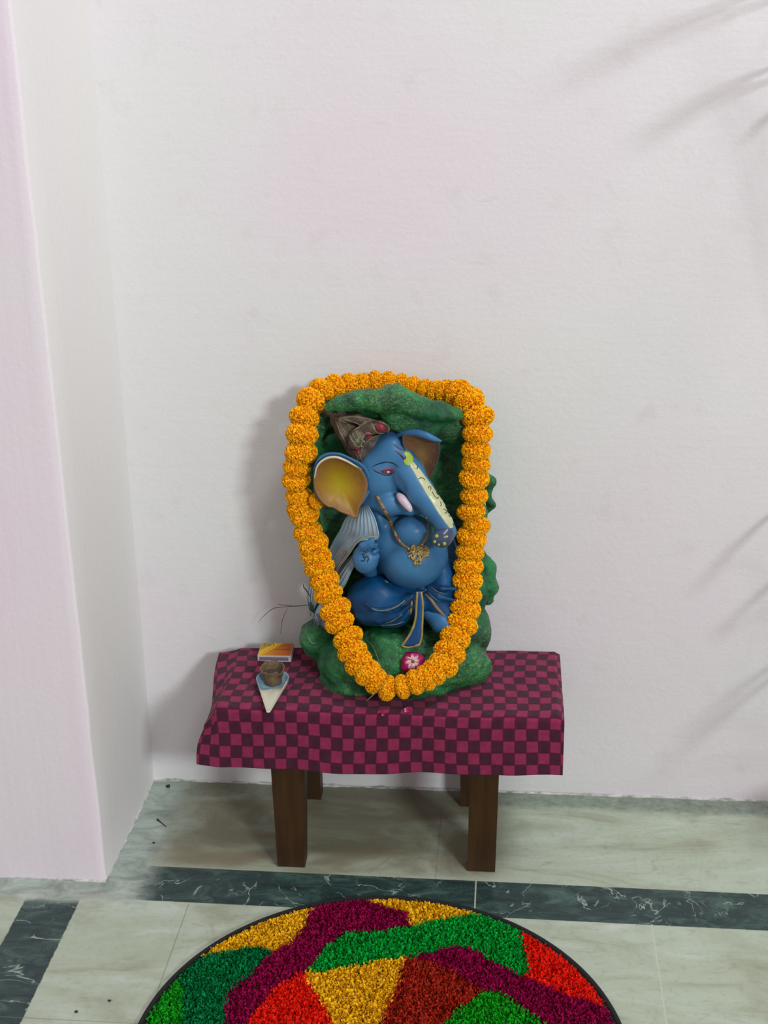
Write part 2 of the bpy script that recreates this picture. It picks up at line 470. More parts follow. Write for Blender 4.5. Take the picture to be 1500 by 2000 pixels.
# ragged bead of plaster where paint meets the floor
def bead(a, b, n, r, seed, nrm):
    a = np.array(a); b = np.array(b); P = np.linspace(0, 1, n)[:, None]*(b-a)+a
    rr = r*(1+.75*fbm(P, 42, 3, seed)); rr = np.maximum(rr, .0012)
    V = []; Fc = []; m = 6
    for i in range(n):
        for j in range(m):
            t = (math.pi/2)*j/(m-1)
            off = np.array(nrm)*rr[i]*math.cos(t); V.append(P[i]+off+[0, 0, rr[i]*.9*math.sin(t)])
    for i in range(n-1):
        for j in range(m-1): Fc.append((i*m+j, (i+1)*m+j, (i+1)*m+j+1, i*m+j+1))
    return V, Fc
def foot_mat():
    t = NT('ragged_paint_edge', .8, .2); p = t.pos(); f = t.noise(t.vmul(p, (34, 34, 90)), 1, 5, .7)
    t.color(t.ramp(f, [(.38, L(138, 148, 138)), (.5, L(186, 188, 182)), (.62, L(216, 212, 212))])); t.bump(t.noise(p, 150, 4, .7), .5, .002); return t.m
M_foot = foot_mat()
V, Fc = bead((-.72, YW, 0), (2.6, YW, 0), 900, .0036, 4, (0, -1, 0)); mesh('trim_1', V, Fc, M_foot, kind='structure')
V, Fc = bead((bt[0], 2.014, 0), (bc[0], YW, 0), 120, .0030, 6, (1, 0, 0)); mesh('trim_2', V, Fc, M_foot, kind='structure')
V, Fc = bead((-1.6, 2.013, 0), (bt[0], 2.013, 0), 260, .0026, 8, (0, -1, 0)); mesh('trim_3', V, Fc, M_foot, kind='structure')

# ------------------------------------------------------------------ bench
bench = empty('wooden_bench', (-.2, 2.2, 0), label='low brown wooden bench against the wall, under the maroon checked cloth', cat='bench')
BX0, BX1, BY0, BY1 = -.497, .100, 2.078, 2.303
BT = ZT-.0035
def bevbox(a, b, r=.002):
    """box with chamfered vertical and horizontal edges"""
    a = np.array(a, float); b = np.array(b, float); V = []; 
    for (z, ins) in ((a[2], r), (a[2]+r, 0), (b[2]-r, 0), (b[2], r)):
        x0, x1, y0, y1 = a[0]+ins, b[0]-ins, a[1]+ins, b[1]-ins
        V += [(x0+r, y0, z), (x1-r, y0, z), (x1, y0+r, z), (x1, y1-r, z), (x1-r, y1, z), (x0+r, y1, z), (x0, y1-r, z), (x0, y0+r, z)]
    Fc = [tuple(range(8))[::-1], tuple(range(24, 32))]
    for k in range(3):
        for j in range(8): Fc.append((k*8+j, k*8+(j+1) % 8, (k+1)*8+(j+1) % 8, (k+1)*8+j))
    return V, Fc
V, Fc = bevbox((BX0, BY0, BT-.022), (BX1, BY1, BT)); mesh('bench_top', V, Fc, M_wood, bench, smooth=False)
def leg(x0b, x1b, x0t, x1t, y0, y1):
    V, Fc = bevbox((0, y0, 0), (1, y1, BT-.022))
    V = np.array(V); f = V[:, 2]/(BT-.022)
    lo = x0b+(x0t-x0b)*f; hi = x1b+(x1t-x1b)*f
    V[:, 0] = lo+V[:, 0]*(hi-lo)
    V[:, 0] = np.clip(V[:, 0], lo, hi); return V, Fc
a = pt(541, 1697, Z=0)[0]; b = pt(595, 1697, Z=0)[0]; at = pt(529, 1505, Y=2.078)[0]; bt_ = pt(595, 1505, Y=2.078)[0]
V, Fc = leg(a, b, a+(at-a)*1.45, b+(bt_-b)*1.45, 2.078, 2.112); mesh('leg', V, Fc, M_wood, bench, smooth=False)
a = pt(913, 1702, Z=0)[0]; b = pt(967, 1704, Z=0)[0]; at = pt(917, 1512, Y=2.088)[0]; bt_ = pt(975, 1512, Y=2.088)[0]
V, Fc = leg(a, b, a+(at-a)*1.4, b+(bt_-b)*1.4, 2.088, 2.122); mesh('leg', V, Fc, M_wood, bench, smooth=False)
a = pt(627, 1562, Z=0)
V, Fc = leg(a[0]-.052, a[0], a[0]-.052, a[0], a[1]-.002, a[1]+.032); mesh('leg', V, Fc, M_wood, bench, smooth=False)
V, Fc = leg(-.078, -.028, -.082, -.030, 2.300, 2.336); mesh('leg', V, Fc, M_wood, bench, smooth=False)
V, Fc = box((-.37, 2.084, BT-.062), (-.05, 2.100, BT-.0225)); mesh('rail', V, Fc, M_wood, bench, smooth=False)
V, Fc = box((-.37, 2.284, BT-.062), (-.05, 2.300, BT-.0225)); mesh('rail', V, Fc, M_wood, bench, smooth=False)

# ------------------------------------------------------------------ cloth
CU, CV = .0203, .0243
X0 = float(pt(725, 1491, Y=2.065)[0])
def sstep(x, a, b):
    x = min(max((x-a)/(b-a), 0), 1); return x*x*(3-2*x)
def cloth():
    us = np.linspace(BX0-.052, BX1+.012, 330)
    topd = .250; dropd = .118
    vs = np.linspace(-topd, dropd, 190)
    V = []; UVs = []
    for v in vs:
        for u in us:
            X = u; s = 0
            fY = BY0-.010                       # cloth plane of the drop
            y_back = lambda X: 2.306+.022*(X+.547)/.66
            if v < 0:
                Y = fY+(-v)/topd*(y_back(min(max(u, -.55), .11))-fY); z = ZT
            else: Y = fY; z = ZT-v
            # rounding over the front edge
            r = .010
            if -r < v < r:
                k = (v+r)/(2*r); Y = fY+r*(1-math.sin(k*math.pi/2)); z = ZT-r*(1-math.cos(k*math.pi/2))
            if v >= r: z = ZT-v-.0 + .0
            if u < BX0:
                s = BX0-u
                dep = (Y-fY)/topd
                if v < 0: a = math.radians(52-40*sstep(dep, .2, 1.0))
                else: a = math.radians(52-36*sstep(v/dropd, .0, 1))
                wv = sstep(v, -.03, .118)
                a *= sstep(s, 0, .02)
                X = BX0-s*math.cos(a); dz = s*math.sin(a)
                z -= dz*(1-wv)*.95; Y += dz*wv*.55
            elif u > BX1-.002:
                s = u-BX1+.002; X = BX1-.002+s*.8; z -= .45*s*(1-sstep(v, 0, .05))
            z0 = z
            # creases
            if v < 0:
                z += .0012*math.sin(u*23+v*37)+.0010*math.sin(u*61-v*20+1)
                z = max(z, ZT-.0008) if (BX0 < u < BX1 and abs(v) > r) else z
            else:
                k = v/dropd
                Y -= k*(.0035*math.sin(u*21+1.0)+.0015*math.sin(u*57))+.002*k
                z += k*(.0030*math.sin(u*9+.6)+.0012*math.sin(u*31))
            if v > 0: z += (u+.22)*.010*v/dropd
            V.append((X, Y, z))
            nu = .16*math.sin(v*31+u*7)+.05*math.sin(v*80)
            nv = .22*math.sin(u*11+v*9)+.08*math.sin(u*37+2)
            kk = 1-sstep(v, -.05, .03)
            UVs.append(((u-X0)/CU+.5+nu*(.35+.65*kk), v/CV+nv*kk*.8+.04*math.sin(u*30)))
    n = len(us); m = len(vs)
    i, j = np.meshgrid(np.arange(n-1), np.arange(m-1), indexing='xy'); a = (j*n+i).ravel()
    Fc = np.stack([a, a+n, a+n+1, a+1], 1)
    return np.array(V), Fc, np.array(UVs)
V, Fc, UVs = cloth()
co = mesh('tablecloth', V, Fc, MC, label='maroon and dark purple checked cloth draped over the wooden bench', cat='cloth')
uvl = co.data.uv_layers.new(name='weave'); li = np.zeros(len(co.data.loops), np.int32); co.data.loops.foreach_get('vertex_index', li)
uvl.data.foreach_set('uv', UVs[li].astype(np.float32).ravel())
sm_ = co.modifiers.new('thickness', 'SOLIDIFY'); sm_.thickness = .0012; sm_.offset = -1

# ------------------------------------------------------------------ statue
SO = np.array([-.20, 2.22, ZT])
statue = empty('elephant_deity_statue', SO, label='seated blue elephant-headed deity statue in a green rock niche, on the checked cloth', cat='statue')
TRI = []
def tri_add(V, Fc):
    TRI.append((np.asarray(V), [tuple(int(i) for i in f) for f in Fc]))
def bvh(parts):
    V = []; Fc = []; n = 0
    for v, f in parts:
        V += [tuple(map(float, a)) for a in v]; Fc += [tuple(i+n for i in q) for q in f]; n += len(v)
    return BVHTree.FromPolygons(V, Fc)

# rock niche
S = SDF((-.405, 2.095, ZT-.012), (.03, 2.352, .905), .0029)
g = S
g.add(g.ell(702, 1292, 2.215, 84, 62, .085, 0))
g.add(g.ell(860, 1290, 2.215, 92, 62, .085, 0), .02)
g.add(g.ell(770, 1300, 2.195, 110, 66, .080, 0), .02)
g.add(g.ell(666, 1334, 2.195, 47, 36, .055, 0), .005)
g.add(g.ell(905, 1302, 2.205, 56, 38, .055, 0), .004)
g.add(g.ell(628, 1248, 2.245, 44, 46, .06, 0), .006)
g.add(g.ell(918, 1232, 2.250, 41, 46, .06, 0), .005)
g.add(g.ell(815, 1345, 2.150, 62, 26, .035, 0), .010)
g.add(g.ell(700, 1345, 2.160, 60, 26, .035, 0), .010)
g.add(g.ell(775, 1262, 2.19, 80, 44, .055, 0), .014)
# back slab and side walls
sl = pt(780, 1000, Y=2.31); k = pxs(sl)
g.add(g.bx((pt(622, 1000, Y=2.31)[0], 2.285, ZT+.02), (pt(938, 1000, Y=2.31)[0], 2.345, pt(780, 792, Y=2.30)[2]), .02), .02)
g.add(g.cap([(622, 1180, 2.26, 20), (616, 1060, 2.262, 18), (604, 960, 2.262, 17), (610, 860, 2.262, 20), (640, 796, 2.262, 20)]), .02)
g.add(g.cap([(926, 1200, 2.250, 22), (928, 1060, 2.245, 19), (926, 960, 2.247, 19), (922, 860, 2.250, 20), (902, 812, 2.255, 20)]), .02)
# spurs on the right edge
g.add(g.cap([(945, 925, 2.28, 12), (960, 940, 2.28, 11), (950, 965, 2.28, 11), (960, 986, 2.28, 9), (945, 1005, 2.28, 8)]), .004)
g.add(g.cap([(938, 1085, 2.275, 13), (958, 1108, 2.275, 11), (950, 1128, 2.275, 12), (957, 1150, 2.275, 11), (952, 1172, 2.275, 12)]), .004)
# canopy
g.add(g.cap([(643, 797, 2.212, 9), (664, 789, 2.208, 15), (696, 782, 2.206, 20), (740, 783, 2.202, 23), (775, 779, 2.20, 25), (820, 797, 2.202, 23), (862, 803, 2.208, 23), (890, 808, 2.212, 17)], .01), .01)
g.add(g.cap([(700, 790, 2.24, 26), (770, 786, 2.235, 32), (850, 808, 2.235, 24)], .01), .02)
g.add(g.cap([(750, 773, 2.20, 13), (776, 753, 2.206, 6), (800, 777, 2.20, 12)]), .006)
g.add(g.cap([(770, 815, 2.22, 22), (830, 830, 2.22, 26), (870, 835, 2.24, 22)], .01), .012)
g.add(g.cap([(792, 812, 2.225, 20), (845, 832, 2.235, 22), (886, 846, 2.25, 22)], .01), .02)
g.add(g.cap([(780, 793, 2.192, 9), (830, 804, 2.192, 9), (888, 812, 2.198, 8)], .01), .006)
near = np.abs(g.D) < .02
N = np.zeros_like(g.D); Pn = g.P[near]
wp = Pn*[1, 1, 1.5]+.03*np.stack([vnoise(Pn, 11, 5), vnoise(Pn, 11, 6), vnoise(Pn, 11, 7)], -1)
dis = .0040*fbm(Pn, 18, 3, 11)+.0068*(.35-np.abs(vnoise(wp, 20, 23)))+.0034*(.35-np.abs(vnoise(wp, 43, 29)))+.0012*vnoise(Pn, 150, 31)
low = Pn[:, 2] < ZT+.03
N[near] = dis
g.D = g.D+N.astype(np.float32)
V, Fc = g.extract()
V[:, 2] = np.maximum(V[:, 2], ZT-.001+.0008); V[:, 1] = np.minimum(V[:, 1], 2.352)
rock = mesh('rock_niche', V, Fc, MR, statue)
ROCK = (V, [tuple(int(i) for i in f) for f in Fc])

# body
def paint_mat(name, lo, hi, rough=.28, coat=.35, sc_=14, grime=None):
    t = NT(name, rough, .3); c = t.coord()
    col = t.ramp(t.noise(c, sc_, 3, .5), [(.3, lo), (.7, hi)])
    if grime: col = t.mix(t.math('MULTIPLY', t.step(t.noise(c, 120, 4, .7), .55, .75), .35), col, grime)
    t.color(col); t.b.inputs['Coat Weight'].default_value = coat; t.b.inputs['Coat Roughness'].default_value = .25
    t.bump(t.noise(c, 70, 3), .12, .001)
    return t.m
M_skin = paint_mat('blue_skin_paint', L(44, 96, 140), L(66, 124, 168), .46, .12)
M_dhoti = paint_mat('deep_blue_paint', L(0, 46, 82), L(0, 82, 134), .5, .05, 20, L(40, 92, 120))
S = SDF((-.36, 2.09, .40), (-.03, 2.31, .85), .0024); g = S
# head
g.add(g.ell(752, 915, 2.235, 58, 66, .055))
g.add(g.ell(765, 878, 2.232, 40, 40, .045), .015)
g.add(g.ell(740, 938, 2.225, 44, 42, .045), .015)
g.add(g.cap([(784, 892, 2.210, 26), (798, 926, 2.192, 30), (819, 959, 2.175, 27), (845, 992, 2.158, 22), (866, 1021, 2.145, 17.5)], .01), .008)
g.add(g.cap([(866, 1021, 2.145, 17.5), (873, 1038, 2.142, 16), (866, 1052, 2.138, 17)], .01), .006)
# jaw
g.add(g.cap([(730, 976, 2.215, 24), (762, 984, 2.19, 22), (800, 993, 2.18, 12), (830, 1000, 2.18, 6)], .01), .005)
# left shoulder, chest, belly
g.add(g.cap([(722, 995, 2.245, 22), (734, 1030, 2.240, 24), (738, 1075, 2.24, 24), (744, 1110, 2.24, 24)], .01), .006)
g.add(g.ell(740, 1010, 2.210, 15, 29, .024, -18), .004)
g.add(g.ell(772, 1050, 2.235, 60, 60, .060), .010)
g.add(g.ell(806, 1038, 2.186, 38, 33, .034), .003)
g.add(g.ell(808, 1088, 2.215, 68, 64, .062), .005)
# right side behind the trunk
g.add(g.cap([(868, 1060, 2.25, 22), (880, 1110, 2.25, 26)], .01), .01)
# foot
g.add(g.cap([(838, 1190, 2.185, 20), (862, 1216, 2.165, 19), (880, 1232, 2.15, 14)], .01), .008)
# forearm and hand
g.add(g.cap([(730, 1126, 2.235, 16), (718, 1106, 2.200, 15)], .01), .004)
g.add(g.ell(714, 1090, 2.172, 26, 31, .018, 0), .003)
g.sub(g.ell(713, 1093, 2.148, 18, 20, .008), .004)
for q in ([(698, 1076, 2.166, 5.5), (708, 1065, 2.158, 6.5), (727, 1056, 2.158, 6)], [(712, 1072, 2.160, 5), (726, 1065, 2.158, 5), (735, 1064, 2.164, 4.5)],
          [(731, 1078, 2.163, 5), (737, 1074, 2.170, 4)], [(733, 1090, 2.166, 5), (738, 1086, 2.172, 4)]):
    g.add(g.cap(q, .004), .004)
# cheek hollow beside the trunk and the navel
g.sub(g.cap([(770, 930, 2.166, 4), (776, 952, 2.158, 9), (784, 972, 2.162, 8)], .01), .010)
g.sub(g.ell(822, 1142, 2.150, 5, 5, .008), .006)
V, Fc = g.extract()
body = mesh('body', V, Fc, M_skin, statue)
BODY = (V, [tuple(int(i) for i in f) for f in Fc])
# lower garment
S = SDF((-.34, 2.10, .39), (-.05, 2.31, .64), .0025); g = S
g.add(g.ell(742, 1168, 2.215, 62, 48, .062, 8))
g.add(g.ell(724, 1180, 2.200, 48, 38, .050, 0), .010)
g.add(g.cap([(720, 1192, 2.17, 30), (770, 1196, 2.165, 28), (810, 1180, 2.175, 22)], .012), .010)
g.add(g.ell(862, 1140, 2.225, 40, 62, .055, 0), .012)
g.add(g.cap([(850, 1170, 2.19, 32), (868, 1196, 2.185, 28)], .01), .01)
g.add(g.ell(800, 1160, 2.22, 60, 34, .05), .01)
for q in ([(806, 1164, 2.140, 4), (786, 1180, 2.135, 5), (756, 1192, 2.133, 5), (730, 1190, 2.135, 4), (712, 1178, 2.14, 3)],
          [(806, 1176, 2.145, 4), (780, 1200, 2.140, 5), (740, 1212, 2.142, 5), (700, 1204, 2.15, 4)],
          [(804, 1192, 2.15, 4), (780, 1212, 2.145, 5), (750, 1220, 2.15, 5)],
          [(834, 1150, 2.175, 3), (856, 1166, 2.165, 4), (884, 1172, 2.165, 4)], [(838, 1142, 2.18, 3), (862, 1150, 2.168, 4), (890, 1150, 2.17, 4)]):
    g.add(g.cap(q, .005), .007)
V, Fc = g.extract()
dh = mesh('lower_garment', V, Fc, M_dhoti, statue)
DH = (V, [tuple(int(i) for i in f) for f in Fc])

# crown
M_crown = plain('tarnished_gold_paint', L(76, 64, 54), .5, .35, 60, .5)
M_gold = plain('gold_paint', L(166, 146, 92), .35, .25, 90, .3, metallic=.25)
M_gem = plain('red_gem_paint', L(138, 44, 58), .25, .15, 60, .1)
S = SDF((-.345, 2.13, .74), (-.17, 2.31, .90), .0022); g = S
g.add(g.cap([(722, 862, 2.235, 36), (700, 846, 2.235, 36), (680, 832, 2.232, 28), (662, 820, 2.232, 18)], .006))
g.add(g.cap([(662, 820, 2.232, 16), (654, 812, 2.232, 9)], .003), .003)
g.add(g.ell(646, 803, 2.232, 13, 11, .012), .003)
g.add(g.cap([(696, 872, 2.222, 22), (703, 885, 2.215, 17), (700, 902, 2.215, 10)], .006), .006)
g.add(g.cap([(716, 838, 2.195, 13), (742, 834, 2.195, 12), (752, 836, 2.2, 10)], .006), .005)
g.add(g.ell(698, 856, 2.192, 16, 24, .014, 28), .004)
g.add(g.cap([(664, 826, 2.215, 9), (672, 850, 2.212, 10), (684, 876, 2.215, 9)], .006), .004)
g.add(g.cap([(668, 818, 2.21, 8), (700, 818, 2.20, 9), (722, 824, 2.20, 8)], .006), .004)
V, Fc = g.extract()
V = V + (.0010*fbm(V, 160, 2, 9))[:, None]*np.array([0, -1, 0])
crown = mesh('crown', V, Fc, M_crown, statue)
CROWN = (V, [tuple(int(i) for i in f) for f in Fc])

B_body = bvh([BODY]); B_all = bvh([BODY, DH, CROWN, ROCK]); B_crown = bvh([CROWN]); B_dh = bvh([DH, BODY]); B_rock = bvh([ROCK])
def hit(B, px, py, Yf=2.17):
    d = Vector(ray(px, py)).normalized()
    h = B.ray_cast(Vector(CAM), d)
    if h[0] is None: return pt(px, py, Y=Yf), np.array([0, -1.0, 0]), False
    n = np.array(h[1]); n = n if np.dot(n, FW) < 0 else -n
    return np.array(h[0]), n, True
def line_on(B, pts, r, n=None, lift=.3, Yf=2.17, flat=1.0):
    """raised painted line that follows the surface; pts = (px,py[,r scale])"""
    P = np.array([[p[0], p[1], (p[2] if len(p) > 2 else 1)] for p in pts], float)
    n = n or max(8, len(pts)*6); Q = smooth_path(P, n); W = []; Nn = []
    lastY = None
    for q in Q:
        h, nn, ok = hit(B, q[0], q[1], lastY if lastY else Yf)
        if ok: lastY = h[1]
        W.append(h); Nn.append(nn)
    W = np.array(W); Nn = np.array(Nn)
    for _ in range(2):
        W[1:-1] = (W[:-2]+2*W[1:-1]+W[2:])/4; Nn[1:-1] = (Nn[:-2]+Nn[1:-1]+Nn[2:])/3
    R = r*np.maximum(Q[:, 2], .05)
    # flattened strip cross-section
    T = np.gradient(W, axis=0); T /= np.linalg.norm(T, axis=1)[:, None]+1e-9
    V = []; m = 6
    for i in range(len(W)):
        nn = Nn[i]-T[i]*np.dot(Nn[i], T[i]); nn /= np.linalg.norm(nn)+1e-9; b = np.cross(T[i], nn)
        c = W[i]+nn*.0001
        for j in range(m):
            a = 2*math.pi*j/m
            V.append(c+R[i]*(math.cos(a)*b)+nn*(math.sin(a)*min(R[i]*flat, .0030*flat)))
    Fc = [(i*m+j, i*m+(j+1) % m, (i+1)*m+(j+1) % m, (i+1)*m+j) for i in range(len(W)-1) for j in range(m)]
    Fc += [tuple(range(m))[::-1], tuple((len(W)-1)*m+j for j in range(m))]
    return V, Fc
def patch_on(B, outline, c, rings=6, n=40, lift=.0006, dome=0.0, Yf=2.17):
    O = smooth_loop(np.array(outline, float), n); c = np.array(c, float); V = []
    def P(q, l):
        h, nn, ok = hit(B, q[0], q[1], Yf); return h+nn*l, ok
    for k in range(rings+1):
        f = 1-k/rings*.96
        for o in O:
            q = c+(o-c)*f; v, ok = P(q, lift+dome*(1-f*f)); V.append(v)
    Fc = [(k*n+j, (k+1)*n+j, (k+1)*n+(j+1) % n, k*n+(j+1) % n) for k in range(rings) for j in range(n)]
    Fc.append(tuple(rings*n+j for j in range(n))[::-1])
    # skirt into the surface
    base = len(V)
    for o in O: v, ok = P(o, -.0012); V.append(v)
    Fc += [(j, (j+1) % n, base+(j+1) % n, base+j) for j in range(n)]
    return V, Fc

PX = .00089
# crown ornament: raised scrolls, gems
parts = []
for ln, r in (([(655, 818), (690, 814), (726, 820), (752, 828), (760, 838), (750, 850), (732, 852), (712, 866), (704, 884)], 1.8),
              ([(728, 848), (716, 846), (708, 856), (710, 868), (704, 872)], 1.5), ([(700, 884), (696, 870), (686, 858), (684, 846), (696, 838), (716, 824), (726, 820)], 1.8),
              ([(690, 862), (694, 872), (702, 872), (707, 862), (702, 848), (694, 840)], 1.4), ([(660, 822), (668, 836), (676, 846)], 1.4), ([(656, 820), (666, 848), (684, 880)], 1.5),
              ([(662, 820), (678, 828), (686, 842)], 1.4), ([(668, 818), (690, 824), (704, 830)], 1.3), ([(736, 828), (728, 834), (738, 846), (752, 846)], 1.3),
              ([(688, 846), (698, 866)], 1.2), ([(695, 842), (704, 860)], 1.2), ([(724, 826), (732, 838), (730, 848)], 1.3), ([(702, 888), (706, 900), (702, 910)], 1.3), ([(698, 890), (698, 902), (700, 912)], 1.0)):
    parts.append(line_on(B_crown, ln, 1.3*r*PX, flat=.8, Yf=2.2))
for k in range(9):
    f = k/8; parts.append(line_on(B_crown, [(660+4*f, 822-8*f), (668+14*f, 846-16*f), (676+26*f, 872-34*f)], .8*PX, flat=.9, Yf=2.2))
for k in range(6):
    f = k/5; parts.append(line_on(B_crown, [(696+10*f, 846+2*f), (700+10*f, 858-2*f)], .7*PX, 8, flat=.9, Yf=2.2))
for k in range(4): parts.append(line_on(B_crown, [(692+2*k, 884+3*k), (698+1.5*k, 888+3*k), (706, 886+4*k)], .7*PX, 10, flat=.9, Yf=2.2))
V, Fc = join(parts); mesh('scrollwork', V, Fc, plain('dull_gold_paint', L(112, 102, 78), .45, .3, 120, .4), crown)
for o, c, d in (([(737, 826), (748, 829), (755, 836), (748, 843), (737, 840), (733, 832)], (745, 834), .003),
                ([(716, 846), (724, 846), (727, 852), (720, 857), (714, 853)], (720, 851), .002),
                ([(694, 874), (702, 874), (703, 884), (698, 888), (693, 882)], (698, 880), .002)):
    V, Fc = patch_on(B_crown, o, c, 4, 20, .0006, d, 2.2); mesh('gem', V, Fc, M_gem, crown)
M_gem2 = plain('green_enamel_paint', L(88, 112, 82), .3, .15, 60, .1)
V, Fc = patch_on(B_crown, [(694, 858), (700, 856), (703, 864), (698, 868), (693, 864)], (698, 862), 3, 16, .0006, .002, 2.2); mesh('gem', V, Fc, M_gem2, crown, label='green enamel')
M_pearl = plain('pearl_paint', L(214, 206, 190), .25, .05, 60, 0)
for q in ((716, 853), (706, 871), (711, 862)):
    h, nn, ok = hit(B_crown, *q, 2.2); V, Fc = sphere(h, .0014); mesh('pearl', V, Fc, M_pearl, crown)

# ears
def ear(outline, c, Yf, dish, thick, n=72, rings=14, grow=0.0):
    O = smooth_loop(np.array(outline, float), n); c = np.array(c, float)
    F0 = []; 
    for k in range(rings+1):
        f = 1-k/rings*.97
        for o in O:
            rr_ = np.linalg.norm(O-c, axis=1).mean(); oc = c+(o-c)/np.linalg.norm(o-c)*rr_
            q = c+((oc-c)*(1-f)+(o-c)*f)*f
            Y = Yf(q[0], q[1])+dish*(1-f**2)
            F0.append(pt(q[0], q[1], Y=Y))
    F0 = np.array(F0); Bk = F0.copy(); Bk[:, 1] += thick
    V = np.vstack([F0, Bk]); m = len(F0); Fc = []
    for k in range(rings):
        for j in range(n):
            a, b = k*n+j, k*n+(j+1) % n
            Fc.append((a, a+n, b+n, b)); Fc.append((m+a, m+b, m+b+n, m+a+n))
    Fc.append(tuple(rings*n+j for j in range(n))[::-1]); Fc.append(tuple(m+rings*n+j for j in range(n)))
    for j in range(n): Fc.append((j, (j+1) % n, m+(j+1) % n, m+j))
    rho = np.concatenate([np.repeat(1-np.arange(rings+1)/rings, n)]*2)
    return V, Fc, rho
def ear_paint(name, mid, edge, rim, y):
    t = NT(name, .5, .35); c = t.coord()
    a = t.n('ShaderNodeAttribute', attribute_name='paint').outputs['Fac']
    nz = t.noise(c, 30, 4, .6)
    v = t.math('ADD', a, t.math('MULTIPLY', t.math('SUBTRACT', nz, .5), .55))
    col = t.ramp(v, [(.05, y), (.45, mid), (.85, edge), (1.0, rim)])
    col = t.mix(t.math('MULTIPLY', t.step(t.noise(c, 520, 3, .6), .56, .7), .3), col, L(190, 164, 70))
    t.color(col); t.b.inputs['Coat Weight'].default_value = .08; t.b.inputs['Coat Roughness'].default_value = .3
    t.bump(t.noise(c, 160, 4, .6), .25, .001); return t.m
def put_attr(o, val):
    me = o.data; at = me.attributes.new('paint', 'FLOAT_COLOR', 'POINT')
    c = np.ones((len(val), 4), np.float32); c[:, :3] = val if val.ndim == 2 else val[:, None]
    at.data.foreach_set('color', c.ravel())
earL = [(612, 944), (615, 922), (624, 903), (640, 894), (660, 894), (678, 902), (696, 911), (708, 922), (717, 940), (717, 958), (710, 976), (702, 992), (697, 1013), (684, 1008), (664, 1000), (652, 992), (640, 990), (626, 978), (616, 962)]
M_ear = ear_paint('ochre_ear_paint', L(158, 124, 18), L(136, 94, 30), L(136, 98, 60), L(170, 156, 2))
M_ear2 = ear_paint('brown_ear_paint', L(112, 80, 50), L(100, 66, 48), L(70, 70, 70), L(136, 108, 60))
YfL = lambda x, y: 2.163+.0000012*(x-612)**2
e1 = empty('ear', pt(665, 945, Y=2.2)); e1.parent = statue; e1.location = tuple(pt(665, 945, Y=2.2)-SO)
blue_out = [(612, 944), (612, 918), (620, 897), (638, 886), (662, 886), (682, 894), (702, 904), (716, 916), (724, 940), (722, 960), (712, 978), (702, 992), (696, 1010), (684, 1006), (664, 998), (652, 990), (640, 988), (625, 979), (614, 963)]
V, Fc, rho = ear(blue_out, (665, 942), lambda x, y: YfL(x, y)+.0045, .017, .006); o = mesh('ear_shell', V, Fc, M_skin, e1)
V, Fc, rho = ear(earL, (665, 945), YfL, .015, .004); o = mesh('inner_ear', V, Fc, M_ear, e1, label='ochre inner ear'); put_attr(o, rho)
M_cream = plain('cream_paint', L(206, 196, 164), .35, .1, 80, .1)
rim = smooth_path([(614, 934, 2.163, .8), (620, 910, 2.162, 1.2), (636, 896, 2.162, 1.5), (656, 893, 2.162, 1.6), (676, 900, 2.164, 1.5), (692, 909, 2.17, 1.1), (706, 917, 2.18, .6)], 40)
V, Fc = tube([pt(a, b, Y=c) for a, b, c, d in rim], [d*PX*1.6 for a, b, c, d in rim], 8); mesh('ear_rim', V, Fc, M_cream, e1)
e2 = empty('ear', (0, 0, 0)); e2.parent = statue; e2.location = tuple(pt(825, 885, Y=2.22)-SO)
earR = [(786, 852), (806, 846), (828, 848), (846, 856), (858, 864), (859, 884), (855, 902), (848, 916), (842, 930), (834, 936), (822, 924), (806, 902), (790, 878)]
YfR = lambda x, y: 2.192+(y-850)*.00010
V, Fc, rho = ear(earR, (824, 888), YfR, .014, .006); o = mesh('inner_ear', V, Fc, M_ear2, e2, label='brown inner ear'); put_attr(o, rho)
rim = smooth_path([(772, 852, 2.215, 4), (792, 846, 2.20, 6), (812, 845, 2.19, 7), (832, 850, 2.184, 7), (848, 857, 2.184, 5.5), (862, 862, 2.188, 2)], 40)
V, Fc = tube([pt(a, b, Y=c) for a, b, c, d in rim], [d*PX for a, b, c, d in rim], 14); mesh('ear_rim', V, Fc, M_skin, e2)

# face
M_black = plain('black_paint', L(22, 26, 34), .35, .1, 60, 0)
M_pink = plain('pink_paint', L(150, 88, 120), .35, .1, 60, 0)
M_white = plain('white_paint', L(226, 222, 222), .3, .05, 60, 0)
M_stripe = paint_mat('pale_yellow_paint', L(176, 184, 140), L(196, 200, 160), .3, .35)
M_lime = plain('lime_paint', L(160, 186, 76), .35, .12, 120, .1)
M_maroon = plain('maroon_paint', L(92, 42, 58), .35, .1, 60, 0)
M_tusk = plain('ivory_paint', L(206, 190, 200), .3, .06, 60, 0)
V, Fc = line_on(B_body, [(725, 913, .4), (734, 908, 1), (748, 903.5, 1.2), (757, 902.5, 1), (768, 905, 1.1), (779, 913, .5)], .95*PX, 40, flat=.6); mesh('eyebrow', V, Fc, M_black, statue)
eye = empty('eye', (0, 0, 0)); eye.parent = statue; eye.location = tuple(hit(B_body, 755, 922)[0]-SO)
V, Fc = patch_on(B_body, [(744, 921), (752, 917.5), (764, 917), (770, 920), (765, 925), (756, 926.5), (749, 924)], (758, 922), 3, 24, .0005); mesh('eyeball', V, Fc, M_maroon, eye)
V, Fc = patch_on(B_body, [(756, 921.5), (758.5, 920.3), (761, 921), (760.5, 923), (757.5, 923.3)], (758.7, 921.9), 3, 16, .0008); mesh('eye_highlight', V, Fc, M_white, eye)  # white highlight dot painted on the eye
